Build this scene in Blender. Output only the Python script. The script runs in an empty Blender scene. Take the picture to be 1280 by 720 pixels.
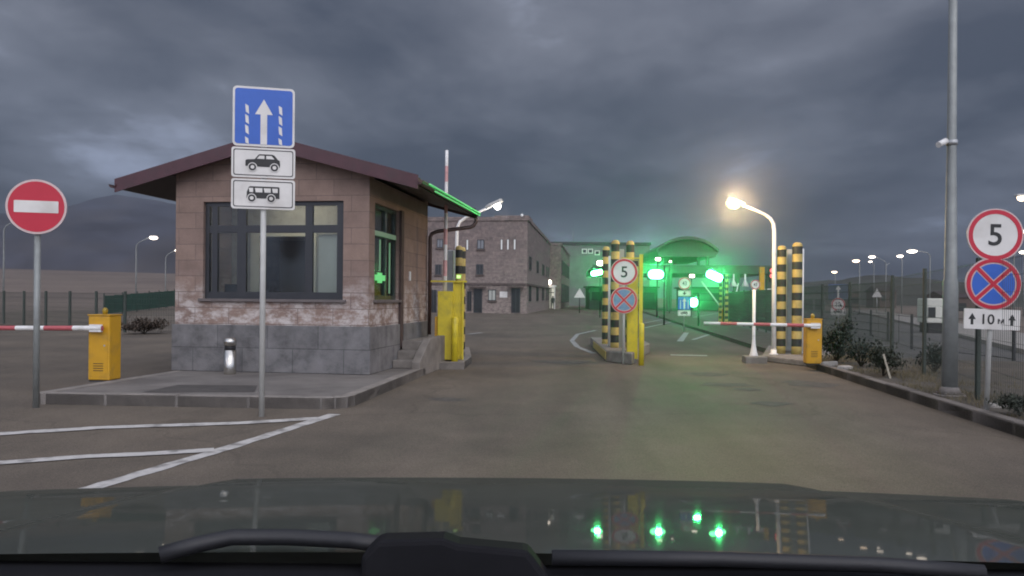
import bpy, bmesh, math, random
from mathutils import Vector, Matrix
random.seed(7)
scn = bpy.context.scene
COL = scn.collection
R = math.radians

# ------------------------------------------------------------------ survey: turns picture measurements into metres on the site
CAM_H, FOC, HZ, ROLL = 1.45, 1000.0, 372.0, R(0.5)
_c, _s = math.cos(ROLL), math.sin(ROLL)
def U(px, py):
    dx, dy = px - 640, py - HZ
    return _c*dx + _s*dy, -_s*dx + _c*dy
def G(px, py, z=0.0):            # point on a horizontal surface at height z
    x, y = U(px, py); Y = FOC*(CAM_H - z)/y
    return x*Y/FOC, Y
def P(px, py, Y):                # lateral offset and height at depth Y
    x, y = U(px, py)
    return x*Y/FOC, CAM_H - y*Y/FOC

# ------------------------------------------------------------------ materials
MATS = {}
def mat(name, col, rough=.6, metal=0.0, var=.18, scale=6.0, bump=0.0, bscale=80.0, spec=.5, coat=0.0, emit=None, estr=0.0, dirt=None, dscale=2.0, damt=.5):
    if name in MATS: return MATS[name]
    m = bpy.data.materials.new(name); m.use_nodes = True
    nt = m.node_tree; N = nt.nodes; L = nt.links
    b = N['Principled BSDF']
    b.inputs['Roughness'].default_value = rough
    b.inputs['Metallic'].default_value = metal
    b.inputs['Specular IOR Level'].default_value = spec
    b.inputs['Coat Weight'].default_value = coat
    tc = N.new('ShaderNodeTexCoord')
    no = N.new('ShaderNodeTexNoise'); no.inputs['Scale'].default_value = scale; no.inputs['Detail'].default_value = 6; no.inputs['Roughness'].default_value = .62
    L.new(tc.outputs['Object'], no.inputs['Vector'])
    cr = N.new('ShaderNodeValToRGB'); cr.color_ramp.elements[0].position = .3; cr.color_ramp.elements[1].position = .7
    cr.color_ramp.elements[0].color = (*[max(0, v*(1-var)) for v in col], 1)
    cr.color_ramp.elements[1].color = (*[min(1, v*(1+var)) for v in col], 1)
    L.new(no.outputs['Fac'], cr.inputs['Fac'])
    out = cr.outputs['Color']
    if dirt:
        n2 = N.new('ShaderNodeTexNoise'); n2.inputs['Scale'].default_value = dscale; n2.inputs['Detail'].default_value = 8
        L.new(tc.outputs['Object'], n2.inputs['Vector'])
        r2 = N.new('ShaderNodeValToRGB'); r2.color_ramp.elements[0].position = .5; r2.color_ramp.elements[1].position = .68
        r2.color_ramp.elements[0].color = (0,0,0,1); r2.color_ramp.elements[1].color = (damt,damt,damt,1)
        L.new(n2.outputs['Fac'], r2.inputs['Fac'])
        mx = N.new('ShaderNodeMix'); mx.data_type = 'RGBA'
        L.new(r2.outputs['Color'], mx.inputs[0]); L.new(out, mx.inputs[6]); mx.inputs[7].default_value = (*dirt, 1)
        out = mx.outputs[2]
    L.new(out, b.inputs['Base Color'])
    if bump:
        n3 = N.new('ShaderNodeTexNoise'); n3.inputs['Scale'].default_value = bscale; n3.inputs['Detail'].default_value = 5
        L.new(tc.outputs['Object'], n3.inputs['Vector'])
        bp = N.new('ShaderNodeBump'); bp.inputs['Strength'].default_value = bump; bp.inputs['Distance'].default_value = .02
        L.new(n3.outputs['Fac'], bp.inputs['Height']); L.new(bp.outputs['Normal'], b.inputs['Normal'])
    if emit:
        b.inputs['Emission Color'].default_value = (*emit, 1); b.inputs['Emission Strength'].default_value = estr
    MATS[name] = m
    return m

def stone(name, c1, c2, mortar, bw, bh, wash=None, z0=0, z1=1, off=.5, msize=.006, rough=.85, big=.25):
    """squared stone blocks in courses; u = x+y works on every upright face of a box-shaped house"""
    m = bpy.data.materials.new(name); m.use_nodes = True
    nt = m.node_tree; N = nt.nodes; L = nt.links; b = N['Principled BSDF']
    b.inputs['Roughness'].default_value = rough
    tc = N.new('ShaderNodeTexCoord'); sp = N.new('ShaderNodeSeparateXYZ'); L.new(tc.outputs['Object'], sp.inputs[0])
    ad = N.new('ShaderNodeMath'); ad.operation = 'ADD'; L.new(sp.outputs[0], ad.inputs[0]); L.new(sp.outputs[1], ad.inputs[1])
    cb = N.new('ShaderNodeCombineXYZ'); L.new(ad.outputs[0], cb.inputs[0]); L.new(sp.outputs[2], cb.inputs[1])
    br = N.new('ShaderNodeTexBrick'); br.inputs['Scale'].default_value = 1
    br.inputs['Brick Width'].default_value = bw; br.inputs['Row Height'].default_value = bh
    br.inputs['Mortar Size'].default_value = msize; br.inputs['Mortar Smooth'].default_value = .3; br.offset = off
    br.inputs['Color1'].default_value = (*c1, 1); br.inputs['Color2'].default_value = (*c2, 1); br.inputs['Mortar'].default_value = (*mortar, 1)
    L.new(cb.outputs[0], br.inputs['Vector'])
    n1 = N.new('ShaderNodeTexNoise'); n1.inputs['Scale'].default_value = 3.2; n1.inputs['Detail'].default_value = 9; n1.inputs['Roughness'].default_value = .7
    L.new(tc.outputs['Object'], n1.inputs['Vector'])
    hs = N.new('ShaderNodeHueSaturation')
    mr = N.new('ShaderNodeMapRange'); mr.inputs[1].default_value = .3; mr.inputs[2].default_value = .7; mr.inputs[3].default_value = 1-big; mr.inputs[4].default_value = 1+big
    L.new(n1.outputs['Fac'], mr.inputs[0]); L.new(mr.outputs[0], hs.inputs['Value']); L.new(br.outputs['Color'], hs.inputs['Color'])
    out = hs.outputs['Color']
    if wash:   # lime bloom on the lower courses, stone by stone
        zz = N.new('ShaderNodeMapRange'); zz.inputs[1].default_value = z0; zz.inputs[2].default_value = z1; zz.inputs[3].default_value = 1; zz.inputs[4].default_value = 0
        L.new(sp.outputs[2], zz.inputs[0])
        n2 = N.new('ShaderNodeTexNoise'); n2.inputs['Scale'].default_value = 3.0; n2.inputs['Detail'].default_value = 7; n2.inputs['Roughness'].default_value = .75
        mp = N.new('ShaderNodeMapping'); mp.inputs['Scale'].default_value = (1, 1, 1.8); L.new(tc.outputs['Object'], mp.inputs[0]); L.new(mp.outputs[0], n2.inputs['Vector'])
        s2 = N.new('ShaderNodeMapRange'); s2.inputs[1].default_value = .44; s2.inputs[2].default_value = .60
        L.new(n2.outputs['Fac'], s2.inputs[0])
        mu = N.new('ShaderNodeMath'); mu.operation = 'MULTIPLY'; L.new(zz.outputs[0], mu.inputs[0]); L.new(s2.outputs[0], mu.inputs[1])
        mu2 = N.new('ShaderNodeMath'); mu2.operation = 'MULTIPLY'; L.new(mu.outputs[0], mu2.inputs[0])
        iv = N.new('ShaderNodeMath'); iv.operation = 'SUBTRACT'; iv.inputs[0].default_value = 1; L.new(br.outputs['Fac'], iv.inputs[1]); L.new(iv.outputs[0], mu2.inputs[1])
        mx = N.new('ShaderNodeMix'); mx.data_type = 'RGBA'; L.new(mu2.outputs[0], mx.inputs[0]); L.new(out, mx.inputs[6]); mx.inputs[7].default_value = (*wash, 1)
        out = mx.outputs[2]
    L.new(out, b.inputs['Base Color'])
    n3 = N.new('ShaderNodeTexNoise'); n3.inputs['Scale'].default_value = 45; n3.inputs['Detail'].default_value = 6; L.new(tc.outputs['Object'], n3.inputs['Vector'])
    hm = N.new('ShaderNodeMath'); hm.operation = 'MULTIPLY_ADD'; hm.inputs[1].default_value = -1.0
    L.new(br.outputs['Fac'], hm.inputs[0]); L.new(n3.outputs['Fac'], hm.inputs[2])
    bp = N.new('ShaderNodeBump'); bp.inputs['Strength'].default_value = .5; bp.inputs['Distance'].default_value = .012
    L.new(hm.outputs[0], bp.inputs['Height']); L.new(bp.outputs['Normal'], b.inputs['Normal'])
    MATS[name] = m
    return m

def glow(name, col, strength):
    if name in MATS: return MATS[name]
    m = bpy.data.materials.new(name); m.use_nodes = True
    N = m.node_tree.nodes; b = N['Principled BSDF']
    b.inputs['Base Color'].default_value = (.3,.3,.3,1)
    b.inputs['Emission Color'].default_value = (*col, 1); b.inputs['Emission Strength'].default_value = strength
    MATS[name] = m
    return m

def glass(name, tint=(.9,.95,.95), rough=.02):
    m = bpy.data.materials.new(name); m.use_nodes = True
    N = m.node_tree.nodes; L = m.node_tree.links; N.clear()
    o = N.new('ShaderNodeOutputMaterial'); mx = N.new('ShaderNodeMixShader'); tr = N.new('ShaderNodeBsdfTransparent'); gl = N.new('ShaderNodeBsdfGlossy'); fr = N.new('ShaderNodeFresnel')
    fr.inputs[0].default_value = 1.5; tr.inputs[0].default_value = (*tint, 1); gl.inputs['Roughness'].default_value = rough
    L.new(fr.outputs[0], mx.inputs[0]); L.new(tr.outputs[0], mx.inputs[1]); L.new(gl.outputs[0], mx.inputs[2]); L.new(mx.outputs[0], o.inputs[0])
    MATS[name] = m
    return m

def asphalt(name, c, warm):
    m = bpy.data.materials.new(name); m.use_nodes = True
    nt = m.node_tree; N = nt.nodes; L = nt.links; b = N['Principled BSDF']
    tc = N.new('ShaderNodeTexCoord')
    def noise(scale, detail, sx=1, sy=1, rot=0):
        mp = N.new('ShaderNodeMapping'); mp.inputs['Scale'].default_value = (sx, sy, 1); mp.inputs['Rotation'].default_value = (0,0,rot)
        L.new(tc.outputs['Object'], mp.inputs[0]); n = N.new('ShaderNodeTexNoise'); n.inputs['Scale'].default_value = scale; n.inputs['Detail'].default_value = detail; n.inputs['Roughness'].default_value = .65
        L.new(mp.outputs[0], n.inputs['Vector']); return n.outputs['Fac']
    big = noise(.28, 5); streak = noise(.9, 4, 1.0, .07, R(6.3)); grit = noise(90, 2); mid = noise(2.2, 8)
    def ramp(src, a, bcol, p0=.35, p1=.65):
        r = N.new('ShaderNodeValToRGB'); r.color_ramp.elements[0].position = p0; r.color_ramp.elements[1].position = p1
        r.color_ramp.elements[0].color = (*a, 1); r.color_ramp.elements[1].color = (*bcol, 1); L.new(src, r.inputs['Fac']); return r.outputs['Color']
    base = ramp(big, [v*.86 for v in c], warm)
    def mul(a, src, lo, hi, p0=.3, p1=.7):
        k = N.new('ShaderNodeMapRange'); k.inputs[1].default_value = p0; k.inputs[2].default_value = p1; k.inputs[3].default_value = lo; k.inputs[4].default_value = hi
        L.new(src, k.inputs[0]); h = N.new('ShaderNodeHueSaturation'); L.new(a, h.inputs['Color']); L.new(k.outputs[0], h.inputs['Value']); return h.outputs['Color']
    x = mul(base, streak, .86, 1.12); sp_ = N.new('ShaderNodeSeparateXYZ'); L.new(tc.outputs['Object'], sp_.inputs[0])
    lat = N.new('ShaderNodeMath'); lat.operation = 'MULTIPLY_ADD'; lat.inputs[1].default_value = -.110; L.new(sp_.outputs[1], lat.inputs[0]); L.new(sp_.outputs[0], lat.inputs[2])
    wob = N.new('ShaderNodeMath'); wob.operation = 'MULTIPLY_ADD'; wob.inputs[1].default_value = 1.1; L.new(big, wob.inputs[0]); L.new(lat.outputs[0], wob.inputs[2])
    for c0, wd, k0 in ((.1,.42,.86),(1.75,.42,.86),(.93,.16,.88),(3.2,.4,.92)):
        df = N.new('ShaderNodeMath'); df.operation = 'SUBTRACT'; df.inputs[1].default_value = c0; L.new(wob.outputs[0], df.inputs[0])
        ab = N.new('ShaderNodeMath'); ab.operation = 'ABSOLUTE'; L.new(df.outputs[0], ab.inputs[0])
        x = mul(x, ab.outputs[0], k0, 1.0, 0, wd)
    x = mul(x, mid, .93, 1.07); x = mul(x, grit, .62, 1.38)
    # tar-filled cracks
    vo = N.new('ShaderNodeTexVoronoi'); vo.feature = 'DISTANCE_TO_EDGE'; vo.inputs['Scale'].default_value = .16
    nn = N.new('ShaderNodeTexNoise'); nn.inputs['Scale'].default_value = .9; nn.inputs['Detail'].default_value = 6
    L.new(tc.outputs['Object'], nn.inputs['Vector'])
    va = N.new('ShaderNodeVectorMath'); va.operation = 'MULTIPLY_ADD'; va.inputs[1].default_value = (1.6,1.6,0)
    L.new(nn.outputs['Color'], va.inputs[0]); L.new(tc.outputs['Object'], va.inputs[2]); L.new(va.outputs[0], vo.inputs['Vector'])
    k = N.new('ShaderNodeMapRange'); k.inputs[1].default_value = .002; k.inputs[2].default_value = .006; k.inputs[3].default_value = .87; k.inputs[4].default_value = 1
    L.new(vo.outputs['Distance'], k.inputs[0]); h = N.new('ShaderNodeHueSaturation'); L.new(x, h.inputs['Color']); L.new(k.outputs[0], h.inputs['Value'])
    L.new(h.outputs['Color'], b.inputs['Base Color'])
    rr = N.new('ShaderNodeMapRange'); rr.inputs[1].default_value = .35; rr.inputs[2].default_value = .65; rr.inputs[3].default_value = .78; rr.inputs[4].default_value = .9
    L.new(big, rr.inputs[0]); L.new(rr.outputs[0], b.inputs['Roughness'])
    b.inputs['Specular IOR Level'].default_value = .25
    bp = N.new('ShaderNodeBump'); bp.inputs['Strength'].default_value = .35; bp.inputs['Distance'].default_value = .008
    L.new(grit, bp.inputs['Height']); L.new(bp.outputs['Normal'], b.inputs['Normal'])
    MATS[name] = m
    return m

ASPH = asphalt('worn_asphalt', (.118,.100,.080), (.158,.131,.101))  # brown warmth of the car's headlights put into the asphalt colour
ASPH2 = asphalt('far_asphalt', (.115,.112,.106), (.14,.132,.12))
PAVE = mat('concrete_paving', (.17,.155,.14), .85, var=.22, scale=1.6, bump=.3, dirt=(.09,.08,.072), dscale=1.2, damt=.6)
KERB = mat('kerb_concrete', (.24,.215,.19), .85, var=.25, scale=5, bump=.4, dirt=(.11,.10,.09), dscale=2.5)
KERBD = mat('stained_kerb', (.18,.16,.14), .9, var=.25, scale=3, bump=.4, dirt=(.07,.06,.052), dscale=1.5, damt=.8)
CONC = mat('rough_concrete', (.22,.20,.18), .9, var=.25, scale=4, bump=.5, dirt=(.12,.105,.09), dscale=3)
LINE = mat('road_paint', (.52,.50,.47), .7, var=.12, scale=14, bump=.2, dirt=(.17,.16,.145), dscale=5, damt=.9)
LINEF = mat('worn_road_paint', (.30,.30,.29), .75, var=.2, scale=10, dirt=(.13,.125,.12), dscale=4, damt=.9)
DIRT = mat('bare_dirt', (.082,.070,.055), .95, var=.35, scale=1.8, bump=.7, bscale=25, dirt=(.06,.055,.04), dscale=.9, damt=.8)
FIELD = mat('dry_field', (.165,.128,.10), .95, var=.25, scale=.02, dirt=(.10,.075,.062), dscale=.012, damt=.8)
MOUNT = mat('mountain_slope', (.050,.055,.072), .95, var=.5, scale=.012, dirt=(.085,.078,.076), dscale=.01, damt=.6)
TUFF = stone('pink_tuff_blocks', (.29,.205,.165), (.235,.166,.138), (.17,.125,.11), .62, .272, wash=(.60,.55,.52), z0=.98, z1=1.75, big=.18)
BASALT = stone('grey_basalt_plinth', (.17,.166,.165), (.135,.132,.132), (.085,.085,.085), .9, .41, big=.5, msize=.007, wash=(.21,.20,.197), z0=-.3, z1=1.1)
TUFF2 = stone('weathered_tuff', (.235,.185,.168), (.165,.132,.124), (.13,.108,.10), .7, .33, wash=(.34,.29,.25), z0=1.0, z1=6.5, big=.38)
ROOF = mat('maroon_metal_roof', (.075,.028,.034), .42, var=.18, scale=5, dirt=(.05,.03,.03), dscale=3)
SOFFIT = mat('dark_soffit', (.05,.036,.034), .6, var=.2)
BROWN = mat('brown_gutter_metal', (.075,.042,.036), .35, var=.15)
DFRAME = mat('dark_window_frame', (.035,.037,.042), .35, var=.1)
GLASS = glass('window_glass', rough=.13)
CREAM = mat('cream_interior', (.62,.57,.48), .8, var=.06)
BLIND = mat('cream_blind', (.62,.57,.48), .8, var=.08, scale=2)
WOOD = mat('dark_interior_door', (.09,.07,.055), .5, var=.2)
STEEL = mat('galvanised_steel', (.42,.43,.43), .45, metal=.55, var=.14, scale=9, dirt=(.22,.21,.19), dscale=4)
POLEG = mat('pale_grey_pole', (.50,.50,.47), .45, var=.1, scale=9)
POLED = mat('dull_grey_mast', (.26,.275,.265), .5, metal=.25, var=.14, scale=6)
WHITE = mat('white_paint', (.78,.77,.74), .5, var=.06, scale=6, dirt=(.5,.48,.44), dscale=5, damt=.5)
SIGNW = mat('white_sign_face', (.72,.70,.66), .4, var=.07, scale=3, dirt=(.46,.43,.38), dscale=3.5, damt=.4)
SIGNR = mat('red_sign_face', (.52,.015,.04), .4, var=.06, scale=4)
SIGNB = mat('blue_sign_face', (.03,.12,.50), .4, var=.07, scale=4)
SIGNK = mat('black_sign_paint', (.02,.02,.02), .5, var=.1)
SIGNP = mat('pale_pink_rim', (.62,.48,.46), .45, var=.06)
BACK = mat('sign_back_aluminium', (.30,.30,.30), .45, metal=.5, var=.1)
YEL = mat('orange_yellow_cabinet', (.62,.33,.015), .45, var=.08, scale=4, dirt=(.30,.19,.05), dscale=5, damt=.42)
LEMON = mat('lemon_yellow_paint', (.66,.53,.025), .42, var=.08, scale=4, dirt=(.38,.31,.05), dscale=5, damt=.55)
SYEL = mat('post_yellow', (.48,.37,.12), .6, var=.15, scale=7, dirt=(.25,.18,.06), dscale=6, damt=.6)
SBLK = mat('post_black', (.025,.026,.026), .6, var=.3, scale=7)
REDP = mat('faded_boom_red', (.62,.34,.33), .5, var=.2, scale=12)
REDB = mat('boom_red', (.46,.10,.11), .5, var=.12)
CHROME = mat('brushed_steel', (.62,.60,.55), .25, metal=1, var=.05)
BLACK = mat('black_plastic', (.018,.018,.02), .55, var=.2)
GREYP = mat('grey_detector_panel', (.36,.38,.38), .5, var=.1, dirt=(.22,.22,.21), dscale=3)
DGREEN = mat('dark_green_fence', (.04,.052,.042), .6, var=.2)
TARP = mat('green_screen_fabric', (.02,.085,.055), .8, var=.25, scale=2)
LEAF = mat('shrub_leaf', (.034,.040,.026), .75, var=.5, scale=9)
LEAFD = mat('dark_conifer_leaf', (.022,.034,.024), .75, var=.5, scale=9)
TWIG = mat('dry_twigs', (.065,.048,.035), .9, var=.4, scale=12)
GRASS = mat('dry_grass', (.15,.125,.07), .85, var=.4, scale=4)
CONCB = mat('dark_concrete_wall', (.15,.155,.15), .8, var=.2, scale=.6)
CANOPY = mat('canopy_metal', (.042,.05,.046), .5, var=.2, scale=1)
L_GREEN = glow('green_lens', (.12,1,.30), 26)
L_GREFL = glow('green_reflection_glow', (.02,1,.14), .5)  # glow standing for green signal reflections, no lamp of its own
L_WARM = glow('warm_lamp', (1,.76,.36), 2.4)
L_WHITE = glow('white_lamp', (1,.86,.72), 7)
L_AMBER = glow('pinkish_lamp', (1,.74,.52), 6)
L_RED = glow('red_lens', (1,.04,.05), 3)
L_ROOM = glow('lit_room', (1,.95,.78), .55)
L_ROOM2 = glow('dim_lit_window', (.75,.85,.68), .12)
L_SLIT = glow('pale_lit_slit', (.9,.92,.95), .45)

# ------------------------------------------------------------------ mesh builder
class MB:
    def __init__(s): s.bm = bmesh.new(); s.mi = 0
    def face(s, vs):
        try: f = s.bm.faces.new(vs); f.material_index = s.mi; return f
        except ValueError: return None
    def box(s, x0, x1, y0, y1, z0, z1, M=None):
        c = [Vector((x,y,z)) for x in (x0,x1) for y in (y0,y1) for z in (z0,z1)]
        if M is not None: c = [M @ v for v in c]
        v = [s.bm.verts.new(p) for p in c]
        for q in ((0,1,3,2),(4,6,7,5),(0,4,5,1),(2,3,7,6),(0,2,6,4),(1,5,7,3)): s.face([v[i] for i in q])
        return s
    def bar(s, a, b, w, h=None):          # square bar from a to b
        a, b = Vector(a), Vector(b); h = h or w; d = b-a; Ln = d.length
        up = Vector((0,0,1)) if abs(d.normalized().z) < .95 else Vector((0,1,0))
        x = d.normalized().cross(up).normalized(); z = x.cross(d.normalized())
        M = Matrix(((x.x, d.x/Ln, z.x, a.x),(x.y, d.y/Ln, z.y, a.y),(x.z, d.z/Ln, z.z, a.z),(0,0,0,1)))
        return s.box(-w/2, w/2, 0, Ln, -h/2, h/2, M)
    def lathe(s, prof, n=20, c=(0,0), axis='z', smooth=True, cols=None):   # prof: (radius, height) pairs
        rings = []
        for r, h in prof:
            ring = []
            for i in range(n):
                a = 2*math.pi*i/n; u, w = r*math.cos(a), r*math.sin(a)
                p = (c[0]+u, c[1]+w, h) if axis == 'z' else ((c[0]+u, h, c[1]+w) if axis == 'y' else (h, c[0]+u, c[1]+w))
                ring.append(s.bm.verts.new(p))
            rings.append(ring)
        for k in range(len(rings)-1):
            if cols: s.mi = cols[k]
            for i in range(n):
                f = s.face([rings[k][i], rings[k][(i+1)%n], rings[k+1][(i+1)%n], rings[k+1][i]])
                if f: f.smooth = smooth
        s.face(rings[0]); s.face(rings[-1])
        return s
    def tube(s, pts, r, n=10, r1=None):
        pts = [Vector(p) for p in pts]; rings = []; m = len(pts); px = None
        for k, p in enumerate(pts):
            d = (pts[min(k+1,m-1)] - pts[max(k-1,0)]).normalized()
            if px is None:
                px = d.cross(Vector((0,0,1)) if abs(d.z) < .9 else Vector((1,0,0))).normalized()
            px = (px - d*px.dot(d)).normalized(); py = d.cross(px)
            rr = r if r1 is None else r + (r1-r)*k/(m-1)
            rings.append([s.bm.verts.new(p + px*rr*math.cos(2*math.pi*i/n) + py*rr*math.sin(2*math.pi*i/n)) for i in range(n)])
        for k in range(m-1):
            for i in range(n):
                f = s.face([rings[k][i], rings[k][(i+1)%n], rings[k+1][(i+1)%n], rings[k+1][i]])
                if f: f.smooth = True
        s.face(rings[0]); s.face(rings[-1])
        return s
    def prism(s, poly, a0, a1, axis='z'):  # polygon extruded along an axis
        def mk(p, a): return (p[0],p[1],a) if axis == 'z' else ((p[0],a,p[1]) if axis == 'y' else (a,p[0],p[1]))
        A = [s.bm.verts.new(mk(p,a0)) for p in poly]; B = [s.bm.verts.new(mk(p,a1)) for p in poly]; n = len(poly)
        s.face(A); s.face(B)
        for i in range(n): s.face([A[i],A[(i+1)%n],B[(i+1)%n],B[i]])
        return s
    def ring(s, cx, cz, r0, r1, y0, y1, n=40):
        V = [[s.bm.verts.new((cx+r*math.cos(2*math.pi*i/n), y, cz+r*math.sin(2*math.pi*i/n))) for i in range(n)] for r, y in ((r0,y0),(r1,y0),(r1,y1),(r0,y1))]
        for k in range(4):
            for i in range(n): s.face([V[k][i],V[k][(i+1)%n],V[(k+1)%4][(i+1)%n],V[(k+1)%4][i]])
        return s
    def disc(s, cx, cz, r, y0, y1, n=40):
        return s.prism([(cx+r*math.cos(2*math.pi*i/n), cz+r*math.sin(2*math.pi*i/n)) for i in range(n)], y0, y1, 'y')
    def build(s, name, m, parent=None, bevel=0, **kw):
        bmesh.ops.recalc_face_normals(s.bm, faces=s.bm.faces[:])
        me = bpy.data.meshes.new(name); s.bm.to_mesh(me); s.bm.free()
        for x in (m if isinstance(m, (list,tuple)) else [m]): me.materials.append(x)
        o = bpy.data.objects.new(name, me); COL.objects.link(o)
        if parent: o.parent = parent
        if bevel:
            b = o.modifiers.new('bevel','BEVEL'); b.width = bevel; b.segments = 2; b.limit_method = 'ANGLE'; b.angle_limit = R(40)
        for k, v in kw.items(): o[k] = v
        return o

def thing(name, label, cat, loc=(0,0,0), rz=0, group=None, tilt=None):
    o = bpy.data.objects.new(name, None); COL.objects.link(o); o.empty_display_size = .2
    o.location = loc; o.rotation_euler = (0, tilt or 0, rz); o['label'] = label; o['category'] = cat
    if group: o['group'] = group
    return o
def tag(o, label, cat, group=None, kind=None):
    o['label'] = label; o['category'] = cat
    if group: o['group'] = group
    if kind: o['kind'] = kind
    return o
def struct(o): o['kind'] = 'structure'; return o
def copy_tree(o, parent=None):
    c = o.copy(); COL.objects.link(c)
    if parent: c.parent = parent
    for ch in list(o.children): copy_tree(ch, c)
    return c
def relabel(o, label, loc, rz=None, group=None):
    o['label'] = label; o.location = loc
    if rz is not None: o.rotation_euler = (o.rotation_euler.x, o.rotation_euler.y, rz)
    if group: o['group'] = group
    return o
def text(body, size, x, z, y, m, parent, name='numeral', sx=1.0, bold=.0):
    cu = bpy.data.curves.new('lettering','FONT'); cu.body = body; cu.size = size; cu.align_x = 'CENTER'; cu.align_y = 'CENTER'; cu.extrude = .001; cu.offset = bold; cu.resolution_u = 4
    t = bpy.data.objects.new('lettering', cu); COL.objects.link(t); bpy.context.view_layer.update()
    me = bpy.data.meshes.new_from_object(t.evaluated_get(bpy.context.evaluated_depsgraph_get()))
    bpy.data.objects.remove(t); bpy.data.curves.remove(cu)
    me.transform(Matrix.Rotation(R(90),4,'X') @ Matrix.Diagonal((sx,1,1,1)))
    xs = [v.co.x for v in me.vertices]; zs = [v.co.z for v in me.vertices]
    me.transform(Matrix.Translation((x-(min(xs)+max(xs))/2, y, z-(min(zs)+max(zs))/2)))
    me.materials.clear(); me.materials.append(m)
    o = bpy.data.objects.new(name, me); COL.objects.link(o); o.parent = parent
    return o

YAW = R(6.3)
ux, uy = math.sin(YAW), math.cos(YAW)          # along the road
vx, vy = math.cos(YAW), -math.sin(YAW)         # across the road, to the right

# ================================================================== THE GROUND
def sheet(name, poly, z, m, th=None):
    b = MB()
    if th: b.prism(poly, z-th, z)
    else: b.face([b.bm.verts.new((x,y,z)) for x,y in poly])
    return struct(b.build(name, m))

def gz(x, y):                                   # lie of the land beyond the checkpoint
    t = max(0, min(1, (y-150)/900)); t = t*t*(3-2*t)
    left = max(0, min(1, (-x+60)/260 + .35))
    t2 = max(0, min(1, (-x-120)/700)); t2 = t2*t2*(3-2*t2)
    return t*24*left + t2*10*(1 if y > -100 else .3)
def grid(name, x0, x1, y0, y1, nx, ny, fn, m):
    b = MB(); V = [[b.bm.verts.new((x0+(x1-x0)*i/nx, y0+(y1-y0)*j/ny, fn(x0+(x1-x0)*i/nx, y0+(y1-y0)*j/ny))) for i in range(nx+1)] for j in range(ny+1)]
    for j in range(ny):
        for i in range(nx):
            f = b.face([V[j][i],V[j][i+1],V[j+1][i+1],V[j+1][i]])
            if f: f.smooth = True
    return struct(b.build(name, m))
grid('ground', -1500, 1500, -1400, 1480, 100, 100, lambda x,y: gz(x,y)-.02, FIELD)
from mathutils import noise as mnoise
def mz(x, y):
    d = (y-1150)/300.0; prof = max(0, 1-d*d)
    left = max(0, min(1, (-x-60)/260)); left = left*left*(3-2*left)
    right = max(0, min(1, (x-100)/400))
    n = mnoise.fractal(Vector((x*.0045, y*.0045, 3.1)), 1.0, 2.1, 6)
    return gz(x,y) - 8 + prof*(left*(96+34*n) + right*(30+14*n))
grid('mountain_ridge', -1480, 1450, 850, 1450, 150, 30, mz, MOUNT)

def dz(x, y):
    a = max(0, 1-((y-330)/110)**2); c = max(0, min(1, (x-70)/70)); n = mnoise.fractal(Vector((x*.02, y*.02, 9)), 1.0, 2.0, 5)
    return -1 + a*c*(11+3.5*n)
grid('dark_hillside', 60, 700, 215, 445, 90, 24, dz, mat('dark_scrub_slope', (.05,.052,.042), .95, var=.5, scale=.06))
# asphalt of the whole forecourt
kr = lambda Y: 4.50 + .110*Y                    # right-hand kerb line
sheet('road', [(-60,-30),(kr(-30),-30),(kr(18),18),(kr(60),60),(kr(140),140),(-30,140),(-40,60),(-30,41),(-15.5,31.5),(-60,31.5)], .004, ASPH)
# verge on the right
vp = [(kr(-30),-30),(30,-30),(30,13.6),(11.4,17.6),(8.6,18.6),(kr(26)+2.2,26),(kr(130)+2.5,130),(kr(130),130),(kr(18),18)]
sheet('verge', vp, .13, DIRT, .3)
sheet('side_road', [(7.0,17.0),(9,16),(31,12.4),(70,11),(70,22),(21,38),(47.6,112),(30,140),(15,140)], .006, ASPH2)
b = MB(); b.prism([(13.6,20.6),(20.6,39.0),(46.8,110),(50.2,110),(23.0,37.5),(16.4,19.8)], -.1, .14); struct(b.build('pavement', mat('pale_pavement', (.27,.25,.22), .85, var=.15, scale=2)))

# kerb on the right: stones with joints, a worn upright face
def kerb(name, pts, w, h, m, step=1.0, side=1):
    b = MB()
    for (x0,y0),(x1,y1) in zip(pts, pts[1:]):
        d = Vector((x1-x0,y1-y0)); L = d.length; n = max(1, round(L/step)); d /= L
        for i in range(n):
            g_ = .006 if L > .5 else 0
            a = Vector((x0,y0)) + d*(L*i/n + g_); c = Vector((x0,y0)) + d*(L*(i+1)/n - g_)
            nn = Vector((d.y,-d.x))*w*side; j = random.uniform(-.006,.006) if L > .5 else 0
            b.prism([tuple(a),tuple(c),tuple(c+nn),tuple(a+nn)], -.1, h+j)
    return struct(b.build(name, m, bevel=.012))
kerb('kerb_stones', [(kr(-8),-8),(kr(17.5),17.5)], .14, .152, KERBD, 1.0, 1)

# island under the guard booth
isl = [(-6.22,10.45)]
for t in range(4):                              # rounded near corner
    a = R(-90 + 84*t/3); isl.append((-2.42+.36*math.cos(a), 10.56+.36*math.sin(a)))
isl += [(-1.5,15.62),(-1.5,15.9),(-.95,16.0),(-.88,17.6),(-1.1,20.8),(-2.0,21.5),(-5.0,20.5),(-5.75,13.7)]
sheet('island_paving', isl, .145, PAVE, .25)
kerb('island_kerb', isl[:-3], .15, .156, KERB, .95, -1)
kerb('island_kerb', [isl[-1], isl[0]], .15, .156, KERB, .95, -1)
sheet('asphalt_patch', [G(178,490,.15),G(318,490,.15),G(322,481.5,.15),G(222,481,.15)], .150, mat('dark_patch', (.075,.068,.062), .9, var=.25, scale=4, bump=.3))

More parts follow.
